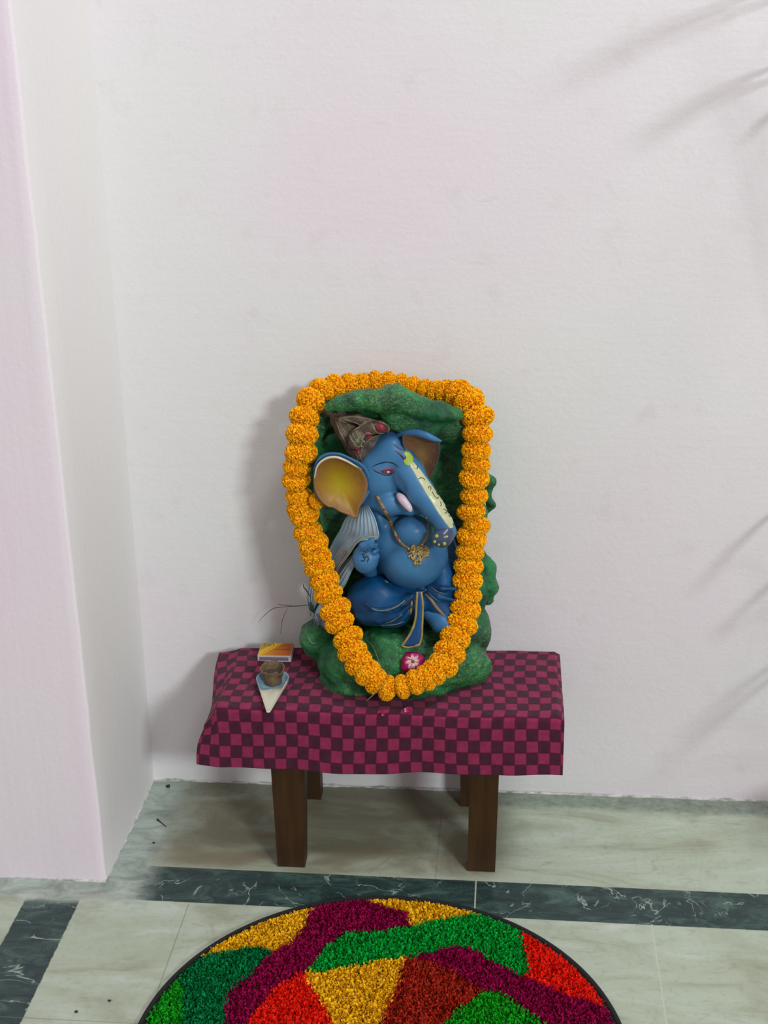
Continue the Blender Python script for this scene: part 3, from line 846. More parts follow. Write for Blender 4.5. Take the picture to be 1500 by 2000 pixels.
V, Fc = line_on(B_body, [(728, 916, .5), (734, 921, .8), (743, 924.5, 1), (753, 928, 1.2), (762, 927.5, 1), (769, 922, .5)], .95*PX, 40, flat=.8); mesh('lower_lid', V, Fc, M_black, eye)
V, Fc = line_on(B_body, [(738, 920, .4), (748, 917, 1), (758, 914.5, 1.2), (766, 915, 1), (774, 918, .4)], 1.1*PX, 40, flat=.8); mesh('upper_lid', V, Fc, M_pink, eye)
stripe = [(800, 900, 4), (812, 916, 7), (828, 940, 9), (843, 963, 10.5), (856, 983, 11), (869, 1004, 10.5), (878, 1020, 8), (882, 1031, 4)]
def ribbon_on(B, pts, n=60, m=8, lift=.0006):
    Q = smooth_path(pts, n); T = np.gradient(Q[:, :2], axis=0); T /= np.linalg.norm(T, axis=1)[:, None]
    Nn = np.stack([-T[:, 1], T[:, 0]], 1); V = []; 
    for q, nn in zip(Q, Nn):
        row = []
        for j in range(m+1):
            p = q[:2]+nn*q[2]*(j/m*2-1); h, no, ok = hit(B, p[0], p[1])
            row.append((h+no*(lift-(.0014 if j in (0, m) else 0)) if ok else None))
        good = [r for r in row if r is not None]
        if not good: good = [pt(q[0], q[1], Y=2.15)]
        for j in range(m+1):
            if row[j] is None:
                k = min([i for i in range(m+1) if row[i] is not None] or [0], key=lambda i: abs(i-j)); row[j] = row[k] if row[k] is not None else good[0]
        V += row
    Fc = [(i*(m+1)+j, i*(m+1)+j+1, (i+1)*(m+1)+j+1, (i+1)*(m+1)+j) for i in range(n-1) for j in range(m)]
    return V, Fc
V, Fc = ribbon_on(B_body, stripe, 80, 12); st = mesh('trunk_stripe', V, Fc, M_stripe, statue)
curls = []
for q in ([(812, 906), (816, 912), (814, 916)], [(817, 936), (822, 933), (828, 935), (829, 938)], [(837, 954), (838, 950), (842, 952), (841, 957)],
          [(844, 960), (848, 968), (854, 974), (856, 971)], [(860, 980), (862, 986), (860, 988)], [(866, 994), (871, 997), (872, 1002), (868, 1002)], [(876, 1006), (879, 1010)], [(884, 1022), (886, 1028)]):
    curls.append(line_on(bvh([BODY, (V, [tuple(f) for f in Fc])]), q, .85*PX, 14, flat=.8))
V2, F2 = join(curls); mesh('trunk_scroll', V2, F2, M_black, statue)
V, Fc = patch_on(B_body, [(789, 884), (798, 882), (805, 890), (807, 900), (801, 908), (793, 908), (788, 900), (793, 893)], (797, 897), 5, 30, .0008); tl = mesh('forehead_mark', V, Fc, M_lime, statue)
V, Fc = join([line_on(B_body, [(772, 881, .3), (782, 888, 1), (790, 897, 1.4), (793, 893, .8)], 1.5*PX, 20), line_on(B_body, [(769, 868, .3), (780, 876, 1), (791, 880, .5)], 1.2*PX, 20)]); mesh('red_mark', V, Fc, M_maroon, tl)
V, Fc = patch_on(B_body, [(806, 908), (811, 907), (814, 913), (810, 916), (806, 912)], (810, 911), 3, 14, .0014); mesh('dot', V, Fc, M_cream, tl)
# tusk
tk = [(778, 966, 2.176, 5.0), (785, 974, 2.164, 8.5), (793, 984, 2.157, 8), (799, 992, 2.153, 6.5), (803, 999, 2.152, 3.2)]
Q = smooth_path(tk, 16); V, Fc = tube([pt(a, b, Y=c) for a, b, c, d in Q], [max(d, .5)*PX for a, b, c, d in Q], 14); mesh('tusk', V, Fc, M_tusk, statue)
# trunk tip with painted spots
M_dkskin = paint_mat('dark_blue_paint', L(52, 66, 92), L(70, 82, 108), .3, .3)
S = SDF(pt(862, 1052, Y=2.13)-.035, pt(862, 1052, Y=2.13)+.035, .0016)
S.add(S.ell(862, 1052, 2.128, 20, 18, .013)); S.add(S.cap([(872, 1040, 2.135, 15), (866, 1048, 2.13, 16)]), .006)
V, Fc = S.extract(); tip = mesh('trunk_tip', V, Fc, M_dkskin, statue)
TIP = (V, [tuple(int(i) for i in f) for f in Fc]); B_tip = bvh([TIP])
for q, r in (((853, 1047), 3.6), ((849, 1058), 3), ((857, 1064), 2.4), ((868, 1062), 3.4), ((873, 1048), 2.2)):
    ol = [(q[0]+r*math.cos(a), q[1]+r*math.sin(a)) for a in np.linspace(0, 2*math.pi, 9)[:-1]]
    V, Fc = patch_on(B_tip, ol, q, 2, 14, .0006, .0006, 2.12); mesh('spot', V, Fc, M_lime, tip)
# raised palm mark
oms = [[(706, 1084), (711, 1081), (712, 1085), (708, 1088), (713, 1090), (711, 1096), (705, 1095)], [(712, 1089), (717, 1087), (720, 1092), (717, 1097)], [(711, 1077), (716, 1079), (720, 1076)], [(717, 1073), (718, 1073.5)]]
V, Fc = join([line_on(B_body, q, 1.05*PX, 18, flat=.8) for q in oms]); mesh('palm_mark', V, Fc, M_black, statue)
V, Fc = line_on(B_rock, [(601, 1236, .4), (603, 1247, 1), (610, 1256, 1.2), (618, 1256, .8), (623, 1253, .3)], 1.1*PX, 26); mesh('scroll_line', V, Fc, plain('pale_green_paint', L(128, 150, 136), .5, .2, 90, .2), rock)
# garment piping
M_pipe = plain('pale_gold_paint', L(120, 124, 112), .4, .25, 120, .2)
V, Fc = join([line_on(B_dh, q, r*PX, 30, flat=.9) for q, r in (([(798, 1164, .5), (782, 1180, 1), (762, 1190, 1.1), (740, 1193, 1.1), (726, 1188, .6)], 1.2), ([(790, 1214, .6), (770, 1220, 1), (742, 1221, .4)], 1.0), ([(786, 1200, .5), (768, 1212, 1), (752, 1218, .4)], .8),
    ([(842, 1146, .4), (856, 1156, 1), (874, 1160, .4)], .8), ([(836, 1156, .4), (848, 1168, 1), (860, 1176, .4)], .8), ([(752, 1134, 1), (758, 1138, 1.2)], 1.8), ([(812, 1150), (822, 1156), (832, 1152)], 2.4))])
mesh('garment_piping', V, Fc, M_pipe, dh)
# sash
M_sash = paint_mat('sash_blue_paint', L(4, 60, 112), L(14, 82, 138), .35, .25)
def sash_fill(Lp, Rp, Y0, Y1, n=24, m=6, th=.004):
    A = smooth_path(Lp, n); Bq = smooth_path(Rp, n); V = []
    for i in range(n):
        Y = Y0+(Y1-Y0)*i/(n-1)
        for j in range(m+1):
            q = A[i]+(Bq[i]-A[i])*j/m; h, nn, ok = hit(B_all, q[0], q[1])
            Yv = min(Y, h[1]-.002) if ok else Y
            V.append(pt(q[0], q[1], Y=Yv+.0015*math.cos(j/m*2*math.pi)))
    F0 = np.array(V); Bk = F0+[0, th, 0]; k = len(F0); Fc = []
    for i in range(n-1):
        for j in range(m):
            a = i*(m+1)+j; Fc += [(a, a+m+1, a+m+2, a+1), (k+a, k+a+1, k+a+m+2, k+a+m+1)]
    rimi = [j for j in range(m+1)]+[i*(m+1)+m for i in range(1, n)]+[(n-1)*(m+1)+j for j in range(m-1, -1, -1)]+[i*(m+1) for i in range(n-2, 0, -1)]
    for a, b in zip(rimi, rimi[1:]+rimi[:1]): Fc.append((a, b, k+b, k+a))
    return np.vstack([F0, Bk]), Fc
Ls = [(814, 1156), (812, 1180), (811, 1202), (806, 1224), (796, 1244), (783, 1262)]; Rs = [(824, 1156), (827, 1178), (827, 1200), (826, 1222), (825, 1244), (820, 1261)]
V, Fc = sash_fill(Ls, Rs, 2.136, 2.128); sash = mesh('sash', V, Fc, M_sash, statue)
SB = bvh([(V, [tuple(f) for f in Fc])])
trimp = [line_on(SB, [(x+1.5, y) for x, y in Ls], 2.6*PX, 40, flat=1.0, Yf=2.13), line_on(SB, [(x-1.5, y) for x, y in Rs], 2.3*PX, 40, flat=1.0, Yf=2.13), line_on(SB, [(784, 1261), (795, 1264), (808, 1262), (819, 1259)], 2.2*PX, 20, flat=1.0, Yf=2.13)]
V, Fc = join(trimp); mesh('gold_border', V, Fc, M_gold, sash)
V, Fc = line_on(B_all, [(830, 1160, .6), (842, 1172, 1), (852, 1186, 1.2), (868, 1203, .9)], 3.4*PX, 30, flat=1.0); mesh('sash_band', V, Fc, plain('tan_paint', L(124, 104, 84), .4, .15, 80, .2), statue)
V, Fc = line_on(B_all, [(809, 1160, .5), (804, 1178, 1), (803, 1190, 1.3), (802, 1200, .6)], 2.4*PX, 30, flat=1.0); mesh('sash_band', V, Fc, M_gold, statue, label='short gold sash end')
h, nn, ok = hit(B_all, 822, 1148); V, Fc = sphere(h+nn*.001, .0075, 14, 8, (1.2, .7, .8)); mesh('sash_knot', V, Fc, M_dhoti, statue)
# necklace
def band_line(B, pts, wdt, n=50):
    V, Fc = line_on(B, pts, wdt*PX, n, flat=.9); return V, Fc
V, Fc = join([band_line(B_body, [(736, 968, .8), (746, 988, 1), (757, 1008, 1), (768, 1032, 1), (777, 1052, 1), (790, 1066, 1), (804, 1072, 1)], 4.6), band_line(B_body, [(833, 1010, .5), (835, 1030, .6), (834, 1046, .8), (826, 1060, 1), (816, 1070, 1)], 3.4)])
neck = mesh('necklace', V, Fc, plain('antique_gold_paint', L(142, 124, 82), .35, .5, 260, .6, metallic=.2), statue)
nb = bvh([BODY, (V, [tuple(f) for f in Fc])])
for q in ((758, 1003), (759, 1007), (778, 1047), (779, 1051), (750, 994)):
    h, nn, ok = hit(nb, *q); V, Fc = sphere(h, .0019, 10, 6); mesh('red_stone', V, Fc, M_gem, neck)
pend = []; pr = random.Random(4)
for i in range(170):
    a = pr.uniform(0, 2*math.pi); r = math.sqrt(pr.random())
    x = 816+20*r*math.cos(a); y = 1080+17*r*math.sin(a)+ (5 if abs(x-816) < 7 else -2)
    h, nn, ok = hit(nb, x, y); pend.append(sphere(h+nn*.002, pr.uniform(.0014, .0030), 8, 5))
V, Fc = join(pend); mesh('pendant', V, Fc, M_gold, neck)
V, Fc = join([sphere(hit(nb, x, y)[0]+hit(nb, x, y)[1]*.004, .0015, 8, 5) for x, y in ((800, 1074), (826, 1066), (812, 1070), (806, 1086), (822, 1088), (814, 1079), (828, 1076), (818, 1096))]); mesh('pendant_stones', V, Fc, plain('dark_red_green_paint', L(74, 52, 34), .3, .5, 400, 0), neck)

# shawl: pleated cloth from the shoulder down to the left
M_shawl = NT('shawl_paint', .5, .4)
c_ = M_shawl.coord('UV')
sp = M_shawl.n('ShaderNodeSeparateXYZ'); M_shawl.t.links.new(c_, sp.inputs[0])
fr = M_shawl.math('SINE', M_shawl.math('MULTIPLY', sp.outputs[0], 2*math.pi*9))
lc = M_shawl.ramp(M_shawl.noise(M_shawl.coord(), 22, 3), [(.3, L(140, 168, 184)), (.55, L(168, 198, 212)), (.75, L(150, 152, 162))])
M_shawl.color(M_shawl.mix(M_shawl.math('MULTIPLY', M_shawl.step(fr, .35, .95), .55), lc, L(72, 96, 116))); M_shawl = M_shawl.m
def loft(Lp, Rp, YL, YR, name, n=70, m=72, amp=.0016, pl=9, th=.004, mat=None, parent=None):
    A = smooth_path([list(p)+[y] for p, y in zip(Lp, YL)], n); Bq = smooth_path([list(p)+[y] for p, y in zip(Rp, YR)], n); V = []; UVl = []
    for i in range(n):
        for j in range(m+1):
            f = j/m; q = A[i]+(Bq[i]-A[i])*f
            Y = q[2]-.010*math.sin(math.pi*f)*.8-amp*math.cos(2*math.pi*pl*f)
            V.append(pt(q[0], q[1], Y=Y)); UVl.append((f, i/n))
    F0 = np.array(V); Bk = F0+[0, th, 0]; k = len(F0); Fc = []
    for i in range(n-1):
        for j in range(m):
            a = i*(m+1)+j; Fc += [(a, a+m+1, a+m+2, a+1), (k+a, k+a+1, k+a+m+2, k+a+m+1)]
    rimi = [j for j in range(m+1)]+[i*(m+1)+m for i in range(1, n)]+[(n-1)*(m+1)+j for j in range(m-1, -1, -1)]+[i*(m+1) for i in range(n-2, 0, -1)]
    for a, b in zip(rimi, rimi[1:]+rimi[:1]): Fc.append((a, b, k+b, k+a))
    o = mesh(name, np.vstack([F0, Bk]), Fc, mat, parent)
    U = np.array(UVl+UVl); u = o.data.uv_layers.new(name='pleat'); li = np.zeros(len(o.data.loops), np.int32); o.data.loops.foreach_get('vertex_index', li)
    u.data.foreach_set('uv', U[li].astype(np.float32).ravel()); return o
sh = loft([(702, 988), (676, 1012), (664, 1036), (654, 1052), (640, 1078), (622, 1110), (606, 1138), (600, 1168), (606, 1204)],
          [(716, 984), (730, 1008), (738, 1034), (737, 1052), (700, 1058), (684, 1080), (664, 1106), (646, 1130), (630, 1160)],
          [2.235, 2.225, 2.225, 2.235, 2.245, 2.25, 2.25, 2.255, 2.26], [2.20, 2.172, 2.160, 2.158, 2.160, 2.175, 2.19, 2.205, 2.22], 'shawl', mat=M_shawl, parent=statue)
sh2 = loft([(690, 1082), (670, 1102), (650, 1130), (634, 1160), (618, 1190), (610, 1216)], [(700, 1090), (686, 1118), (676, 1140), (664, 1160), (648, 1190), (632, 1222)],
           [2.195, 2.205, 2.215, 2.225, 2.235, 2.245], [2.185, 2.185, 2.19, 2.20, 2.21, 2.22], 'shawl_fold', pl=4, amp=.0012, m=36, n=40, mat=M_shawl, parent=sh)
edge = smooth_path([(738, 1054, 2.166), (728, 1048, 2.160), (712, 1052, 2.158), (696, 1062, 2.160), (682, 1082, 2.168), (664, 1106, 2.182), (648, 1130, 2.198)], 50)
V, Fc = tube([pt(a, b, Y=c) for a, b, c in edge], 1.3*PX, 8); mesh('shawl_border', V, Fc, plain('shawl_border_paint', L(150, 142, 110), .4, .2, 90, .2), sh)
fr_ = []
for i in range(26):
    x = 612+pr.random()*26; y = 1192+pr.random()*8+(x-612)*.4
    fr_.append(tube([pt(x, y, Y=2.215), pt(x+pr.uniform(0, 5), y+10, Y=2.209), pt(x+pr.uniform(-3, 12), y+pr.uniform(16, 28), Y=2.207)], [.0009, .0007, .0004], 5))
V, Fc = join(fr_); mesh('fringe', V, Fc, plain('fringe_paint', L(150, 154, 168), .6, .3, 90, .2), sh)

# ------------------------------------------------------------------ garland
GP = [(707,752,2.318,24),(732,748,2.322,25),(758,747,2.325,23),(783,750,2.326,22),(806,756,2.322,22),(830,761,2.318,22),(852,766,2.308,24),(873,768,2.296,27),(896,770,2.282,31),(917,786,2.255,33),
 (934,815,2.228,33),(933,847,2.222,31),(930,879,2.220,30),(930,906,2.218,29),(926,934,2.215,31),(926,968,2.212,28),(920,999,2.208,29),(931,1026,2.206,28),(921,1050,2.202,31),(918,1078,2.198,29),
 (915,1106,2.194,30),(913,1134,2.188,31),(914,1162,2.178,28),(909,1189,2.172,31),(903,1218,2.162,32),(889,1246,2.140,31),(878,1274,2.126,33),(866,1298,2.112,31),(848,1313,2.100,28),(832,1324,2.094,27),(811,1332,2.090,26),
 (786,1341,2.088,25),(757,1344,2.088,26),(734,1330,2.092,27),(718,1314,2.098,29),(700,1294,2.106,30),(688,1272,2.116,31),(680,1246,2.130,32),(663,1216,2.146,31),(655,1190,2.156,33),(641,1160,2.166,30),
 (634,1134,2.174,30),(624,1108,2.180,31),(617,1086,2.184,31),(612,1062,2.188,31),(601,1038,2.192,30),(595,1008,2.196,30),(588,992,2.198,30),(583,968,2.200,27),(578,938,2.200,29),(580,912,2.202,28),(588,884,2.204,33),
 (590,848,2.210,33),(594,816,2.222,31),(607,784,2.245,31),(627,764,2.272,27),(652,757,2.294,27),(680,755,2.308,27)]
def marigold_mesh(seed):
    r = np.random.default_rng(seed); V = []; Fc = []; C = []
    v, f = sphere((0, 0, 0), .80, 20, 12, (1, 1, .54)); V += v; Fc += f; C += [L(255, 160, 4)]*len(v)
    n = 1250
    for i in range(n):
        zz = 1-2*(i+.5)/n; a = i*2.399963+r.uniform(-.2, .2)
        rr = math.sqrt(1-zz*zz); d = np.array([rr*math.cos(a), rr*math.sin(a), zz])
        p = d*[.84, .84, .56]; nrm = d*[1, 1, 1.5]; nrm /= np.linalg.norm(nrm)
        tdir = np.cross(nrm, r.normal(size=3)); tdir /= np.linalg.norm(tdir); b = np.cross(nrm, tdir)
        ln = r.uniform(.08, .14); wd = r.uniform(.042, .078)
        lean = tdir*r.uniform(-.05, .12)
        base = len(V)
        w2 = np.array([-1, -.35, .35, 1])
        for k, (h, ws) in enumerate(((-.04, .5), (ln*.6, 1.0), (ln, .95))):
            for q in w2:
                cup = (.5*q*q)*.08*(k > 0)
                V.append(p+nrm*(h-(.035*abs(q) if k == 2 else 0))+b*wd*ws*q+tdir*cup+lean*k*.7)
                t = k/2
                c0 = np.array(L(255, 168, 10)); c1 = np.array(L(255, 200, 24)) if r.random() < .7 else np.array(L(255, 182, 14))
                C.append(tuple(c0+(c1-c0)*t**.7))
        for k in range(2):
            for q in range(3): Fc.append((base+k*4+q, base+k*4+q+1, base+(k+1)*4+q+1, base+(k+1)*4+q))
    me = bpy.data.meshes.new('marigold'); me.from_pydata([tuple(map(float, v)) for v in V], [], Fc)
    me.materials.append(MPET)
    at = me.attributes.new('paint', 'FLOAT_COLOR', 'POINT'); c = np.ones((len(V), 4), np.float32); c[:, :3] = np.array(C); at.data.foreach_set('color', c.ravel())
    me.update(); return me
MPET = petal_mat()
MG = [marigold_mesh(s) for s in range(6)]
GO = pt(757, 1344, Y=2.09)
garland = empty('marigold_garland', GO, label='orange marigold garland looped around the front of the green rock statue', cat='garland')
C3 = []
for (x, y, Y, r) in GP:
    h, nn, ok = hit(B_rock, x, y)
    if ok and y > 1150: Y = min(Y, h[1]-.012)
    C3.append(pt(x, y, Y=Y))
C3 = np.array(C3)
for _ in range(1):
    Ys = C3[:, 1].copy(); Ys = (np.roll(Ys, 1)+2*Ys+np.roll(Ys, -1))/4
    for i, (x, y, Y, r) in enumerate(GP): C3[i] = pt(x, y, Y=min(Ys[i], 2.328))
r_ = random.Random(3)
extra = [(619, 978, 2.185, 17)]
def place_flower(P, T, R, k):
    o = bpy.data.objects.new('marigold', MG[k % 6]); sc.collection.objects.link(o)
    o.parent = garland; o.location = tuple(P-GO)
    q = Vector(T).to_track_quat('Z', 'Y'); o.rotation_mode = 'QUATERNION'
    from mathutils import Quaternion
    o.rotation_quaternion = q @ Quaternion((0, 0, 1), r_.uniform(0, 6.28)) @ Quaternion((1, 0, 0), r_.uniform(-.16, .16))
    s = R*pxs(P)*1.04; o.scale = (s, s, s*r_.uniform(.92, 1.12)); return o
NG = len(GP)
for i, (x, y, Y, r) in enumerate(GP):
    T = C3[(i+1) % NG]-C3[i-1]; T /= np.linalg.norm(T)
    place_flower(C3[i], T, r, r_.randrange(6))
for (x, y, Y, r) in extra: place_flower(pt(x, y, Y=Y), np.array([.6, -.6, .3]), r, 2)
V, Fc = tube(np.vstack([C3, C3[:2]]), .0009, 6); mesh('string', V, Fc, plain('cotton_string', L(196, 186, 150), .8, .1, 60, 0), garland)

# ------------------------------------------------------------------ rose and petals
M_rose = attr_mat('rose_petal', .5, .12, 200, .4)
def petal(c, ax, az, w_, ln, cup, seed, c_in=None, inner=.25, n=8):
    """petal patch starting at c, running along ax, facing az"""
    r = random.Random(seed); ax = np.array(ax)/np.linalg.norm(ax); az = np.array(az)-ax*np.dot(az, ax); az /= np.linalg.norm(az); ay = np.cross(az, ax)
    V = []; C = []
    for i in range(n+1):
        t = i/n; ww = w_*math.sin(math.pi*min(1, .12+t*.80))**.6
        for j in range(n+1):
            s = j/n*2-1
            V.append(np.array(c)+ax*ln*t*(1-.12*s*s)+ay*ww*s+az*(cup*(t*t*.9+.5*s*s*t)+.0006*math.sin(5*s+seed)))
            m_ = np.array(L(168, 18, 92)); wh = np.array(L(226, 196, 196)); f = min(1, max(0, (t-inner+.10*math.sin(9*s+seed))/.22))
            C.append(wh+(m_-wh)*f)
    Fc = [(i*(n+1)+j, i*(n+1)+j+1, (i+1)*(n+1)+j+1, (i+1)*(n+1)+j) for i in range(n) for j in range(n)]
    return V, Fc, np.array(C)
rc, rn, ok = hit(B_rock, 806, 1290)
RC = rc-FW*.020; face = -FW*.8+np.array([0, 0, .35]); face /= np.linalg.norm(face)
rose = empty('rose_flower', RC, label='magenta rose head with a white centre, resting on the green rock inside the garland', cat='flower')
t1 = np.cross(face, (0, 0, 1)); t1 /= np.linalg.norm(t1); t2 = np.cross(t1, face)
for i in range(8):
    a = 2*math.pi*i/8+.3; d = t1*math.cos(a)+t2*math.sin(a)
    V, Fc, C = petal(RC+face*(.0007*(i % 2)), d, face, .0150, .0225 if i % 2 else .0205, -.008-.003*(i % 3), i, inner=.07)
    o = mesh('petal', V, Fc, M_rose, rose); put_attr(o, C)
    o.modifiers.new('thickness', 'SOLIDIFY').thickness = .0006
for i in range(5):
    a = 2*math.pi*i/5+.9; d = t1*math.cos(a)+t2*math.sin(a)
    V, Fc, C = petal(RC-face*.009, d*.9-face*.3, face, .011, .020, .004, i+20, inner=.1); o = mesh('petal', V, Fc, M_rose, rose); put_attr(o, C)
    o.modifiers.new('thickness', 'SOLIDIFY').thickness = .0006
V, Fc = sphere(RC+face*.001, .0032, 12, 7); mesh('flower_centre', V, Fc, plain('calyx', L(96, 92, 52), .7, .3, 300, .4), rose, label='brown-green centre')
for (x, y, sz, nm, lb) in ((797, 1388, .011, 'rose_petal', 'crumpled magenta rose petal on the cloth below the marigold garland'), (749, 1396, .0045, 'rose_petal', 'tiny magenta petal scrap on the cloth edge, left of the larger petal')):
    c = pt(x, y, Z=ZT+.003); V, Fc, C = petal(c-np.array([sz*.6, 0, 0]), (1, .2, 0), (0, -.4, 1), sz*.55, sz*1.3, .003, 3, inner=.0)
    V = np.array(V); V[:, 2] += ZT+.0012-V[:, 2].min()
    o = mesh(nm, V, Fc, M_rose, origin=c, label=lb, cat='petal'); put_attr(o, C)
    o.modifiers.new('thickness', 'SOLIDIFY').thickness = .0006

# ------------------------------------------------------------------ matchbox
mh = .0125
mb0 = pt(503, 1281, Z=ZT+mh); mb1 = pt(568, 1282, Z=ZT+mh); mb2 = pt(510, 1256.5, Z=ZT+mh)
mw = float(np.linalg.norm(mb1-mb0)); md = float(abs(mb2[1]-mb0[1]))
ang = math.atan2(mb1[1]-mb0[1], mb1[0]-mb0[0])
mbx = empty('matchbox', (mb0[0], mb0[1], ZT+.0008), label='orange and yellow matchbox lying on the cloth behind the clay cup', cat='matchbox'); mbx.rotation_euler = (0, 0, ang)
def mbt():
    t = NT('matchbox_label', .45, .4); c = t.coord()
    sp = t.n('ShaderNodeSeparateXYZ'); t.t.links.new(c, sp.inputs[0])
    x = t.math('DIVIDE', sp.outputs[0], mw); y = t.math('DIVIDE', sp.outputs[1], md)
    d = t.math('ADD', x, t.math('MULTIPLY', y, -.62))
    n = t.math('MULTIPLY', t.math('SUBTRACT', t.noise(c, 120, 2), .5), .06)
    dd = t.math('ADD', d, n)
    col = t.ramp(t.math('ADD', x, n), [(.2, L(222, 150, 34)), (.55, L(214, 122, 24)), (.9, L(196, 96, 30))])
    def bnd(v, a, b): return t.math('MULTIPLY', t.step(v, a, a+.02), t.math('SUBTRACT', 1.0, t.step(v, b, b+.02)))
    col = t.mix(bnd(dd, -.22, -.06), col, L(240, 206, 20)); col = t.mix(bnd(dd, -.02, .05), col, L(240, 206, 30))
    col = t.mix(t.math('SUBTRACT', 1.0, t.step(dd, -.34, -.3)), col, L(190, 160, 60))
    ln = t.math('MULTIPLY', bnd(y, .46, .52), bnd(x, .45, .9)); col = t.mix(t.math('MULTIPLY', ln, .7), col, L(120, 60, 20))
    ln = t.math('MULTIPLY', bnd(y, .74, .79), bnd(x, .5, .85)); col = t.mix(t.math('MULTIPLY', ln, .5), col, L(130, 70, 20))
    sq = t.math('MULTIPLY', t.math('MULTIPLY', bnd(y, .72, .93), bnd(x, .08, .4)), t.step(t.noise(t.vmul(c, (400, 150, 1)), 1, 2), .48, .56)); col = t.mix(sq, col, L(120, 96, 50))
    t.color(col); return t.m
M_card = plain('pale_card', L(206, 200, 196), .7, .06, 80, .1); M_str = plain('striker_strip', L(122, 112, 132), .9, .2, 400, .4)
def loc_mesh(name, V, Fc, mat, parent, smooth=False, **k):
    me = bpy.data.meshes.new(name); me.from_pydata([tuple(v) for v in V], [], Fc); me.materials.append(mat)
    if smooth: me.polygons.foreach_set('use_smooth', [True]*len(me.polygons))
    o = bpy.data.objects.new(name, me); sc.collection.objects.link(o); o.parent = parent; return props(o, **k)
V, Fc = join([box((0, 0, 0), (mw, md, .0006)), box((0, 0, 0.0006), (mw, .0006, mh-.0007)), box((0, md-.0006, .0006), (mw, md, mh-.0007)), box((0, 0, mh-.0007), (mw, md, mh))])
loc_mesh('sleeve', V, Fc, M_card, mbx)
V, Fc = bevbox((.0006, .0009, .0008), (mw-.0006, md-.0009, mh-.0010), .0004); loc_mesh('tray', V, Fc, M_card, mbx)
V, Fc = box((.0008, .001, mh), (mw-.0008, md-.0006, mh+.0002)); loc_mesh('label_print', V, Fc, mbt(), mbx, label='orange label with yellow slanting stripes')
V, Fc = box((.003, -.0002, .0022), (mw-.005, 0, mh-.0030)); loc_mesh('striker', V, Fc, M_str, mbx)

# ------------------------------------------------------------------ holder and clay cup
HC = pt(532.5, 1326, Z=ZT+.012); HT = pt(524, 1394, Z=ZT+.006); HR = 32*pxs(HC)
ax = (HT-HC)[:2]; Lh = float(np.linalg.norm(ax)); ax = ax/Lh; ay = np.array([-ax[1], ax[0]])
holder = empty('incense_holder', (HC[0], HC[1], ZT+.0012), label='white and pale blue teardrop ceramic holder under the clay cup', cat='holder')
def teardrop(n=224):
    P = []; tl = math.acos(min(1, (HR-.003)/Lh))
    for i in range(n):
        a = -math.pi+2*math.pi*i/n
        if abs(a) > tl: P.append((HR*math.cos(a), HR*math.sin(a)))
        else:
            s = a/tl; e = (HR*math.cos(tl), HR*math.sin(tl)*(1 if s > 0 else -1)); q = 1-abs(s)
            r_t = .0035; tx = Lh-r_t
            te = (tx+r_t*math.cos(tl), r_t*math.sin(tl)*(1 if s > 0 else -1))
            if q < .8: f = q/.8; P.append((e[0]+(te[0]-e[0])*f, e[1]+(te[1]-e[1])*f))
            else:
                aa = tl*(1-(q-.8)/.2)*(1 if s > 0 else -1); P.append((tx+r_t*math.cos(aa), r_t*math.sin(aa)))
    return np.array(P)
T0 = teardrop(); ctr = np.array([Lh*.12, 0])
def ringp(f, z): 
    Q = ctr+(T0-ctr)*f
    zz = z(Q) if callable(z) else np.full(len(Q), z)
    W = Q[:, :1]*ax+Q[:, 1:]*ay; return [(a[0], a[1], b) for a, b in zip(W, zz)]
hx = lambda Q: .0145-.0065*np.clip(Q[:, 0]/Lh, 0, 1)
deep = lambda k: (lambda Q: hx(Q)-.0015-k*.0115*(1-np.clip((Q[:, 0]-HR*.55)/(Lh*.25), 0, 1)**.8))
rings = [ringp(.80, 0), ringp(.88, .0004), ringp(.97, .005), ringp(1.0, lambda Q: hx(Q)-.001), ringp(.99, hx), ringp(.955, hx), ringp(.93, lambda Q: hx(Q)-.0010), ringp(.86, deep(.45)), ringp(.76, deep(.8)), ringp(.6, deep(.92)), ringp(.3, deep(.92)), ringp(.03, deep(.92))]
V = [p for r in rings for p in r]; n = len(T0)
Fc = [(k*n+j, k*n+(j+1) % n, (k+1)*n+(j+1) % n, (k+1)*n+j) for k in range(len(rings)-1) for j in range(n)]
Fc += [tuple(range(n))[::-1], tuple((len(rings)-1)*n+j for j in range(n))]
def holder_mat():
    t = NT('ceramic_glaze', .3, .5); c = t.coord()
    sp = t.n('ShaderNodeSeparateXYZ'); t.t.links.new(c, sp.inputs[0])
    u = t.math('ADD', t.math('MULTIPLY', sp.outputs[0], float(ax[0])), t.math('MULTIPLY', sp.outputs[1], float(ax[1])))
    v = t.math('ADD', t.math('MULTIPLY', sp.outputs[0], float(ay[0])), t.math('MULTIPLY', sp.outputs[1], float(ay[1])))
    k = t.math('ADD', u, t.math('ADD', t.math('MULTIPLY', v, .62), t.math('MULTIPLY', t.noise(c, 160, 3), .003)))
    col = t.mix(t.step(k, HR*.98, HR*1.12), L(140, 176, 196), L(212, 214, 192))
    col = t.mix(t.math('MULTIPLY', t.step(t.noise(c, 300, 3), .6, .75), .2), col, L(170, 160, 130))
    t.color(col); t.b.inputs['Coat Weight'].default_value = .4; return t.m
loc_mesh('dish', V, Fc, holder_mat(), holder, True)
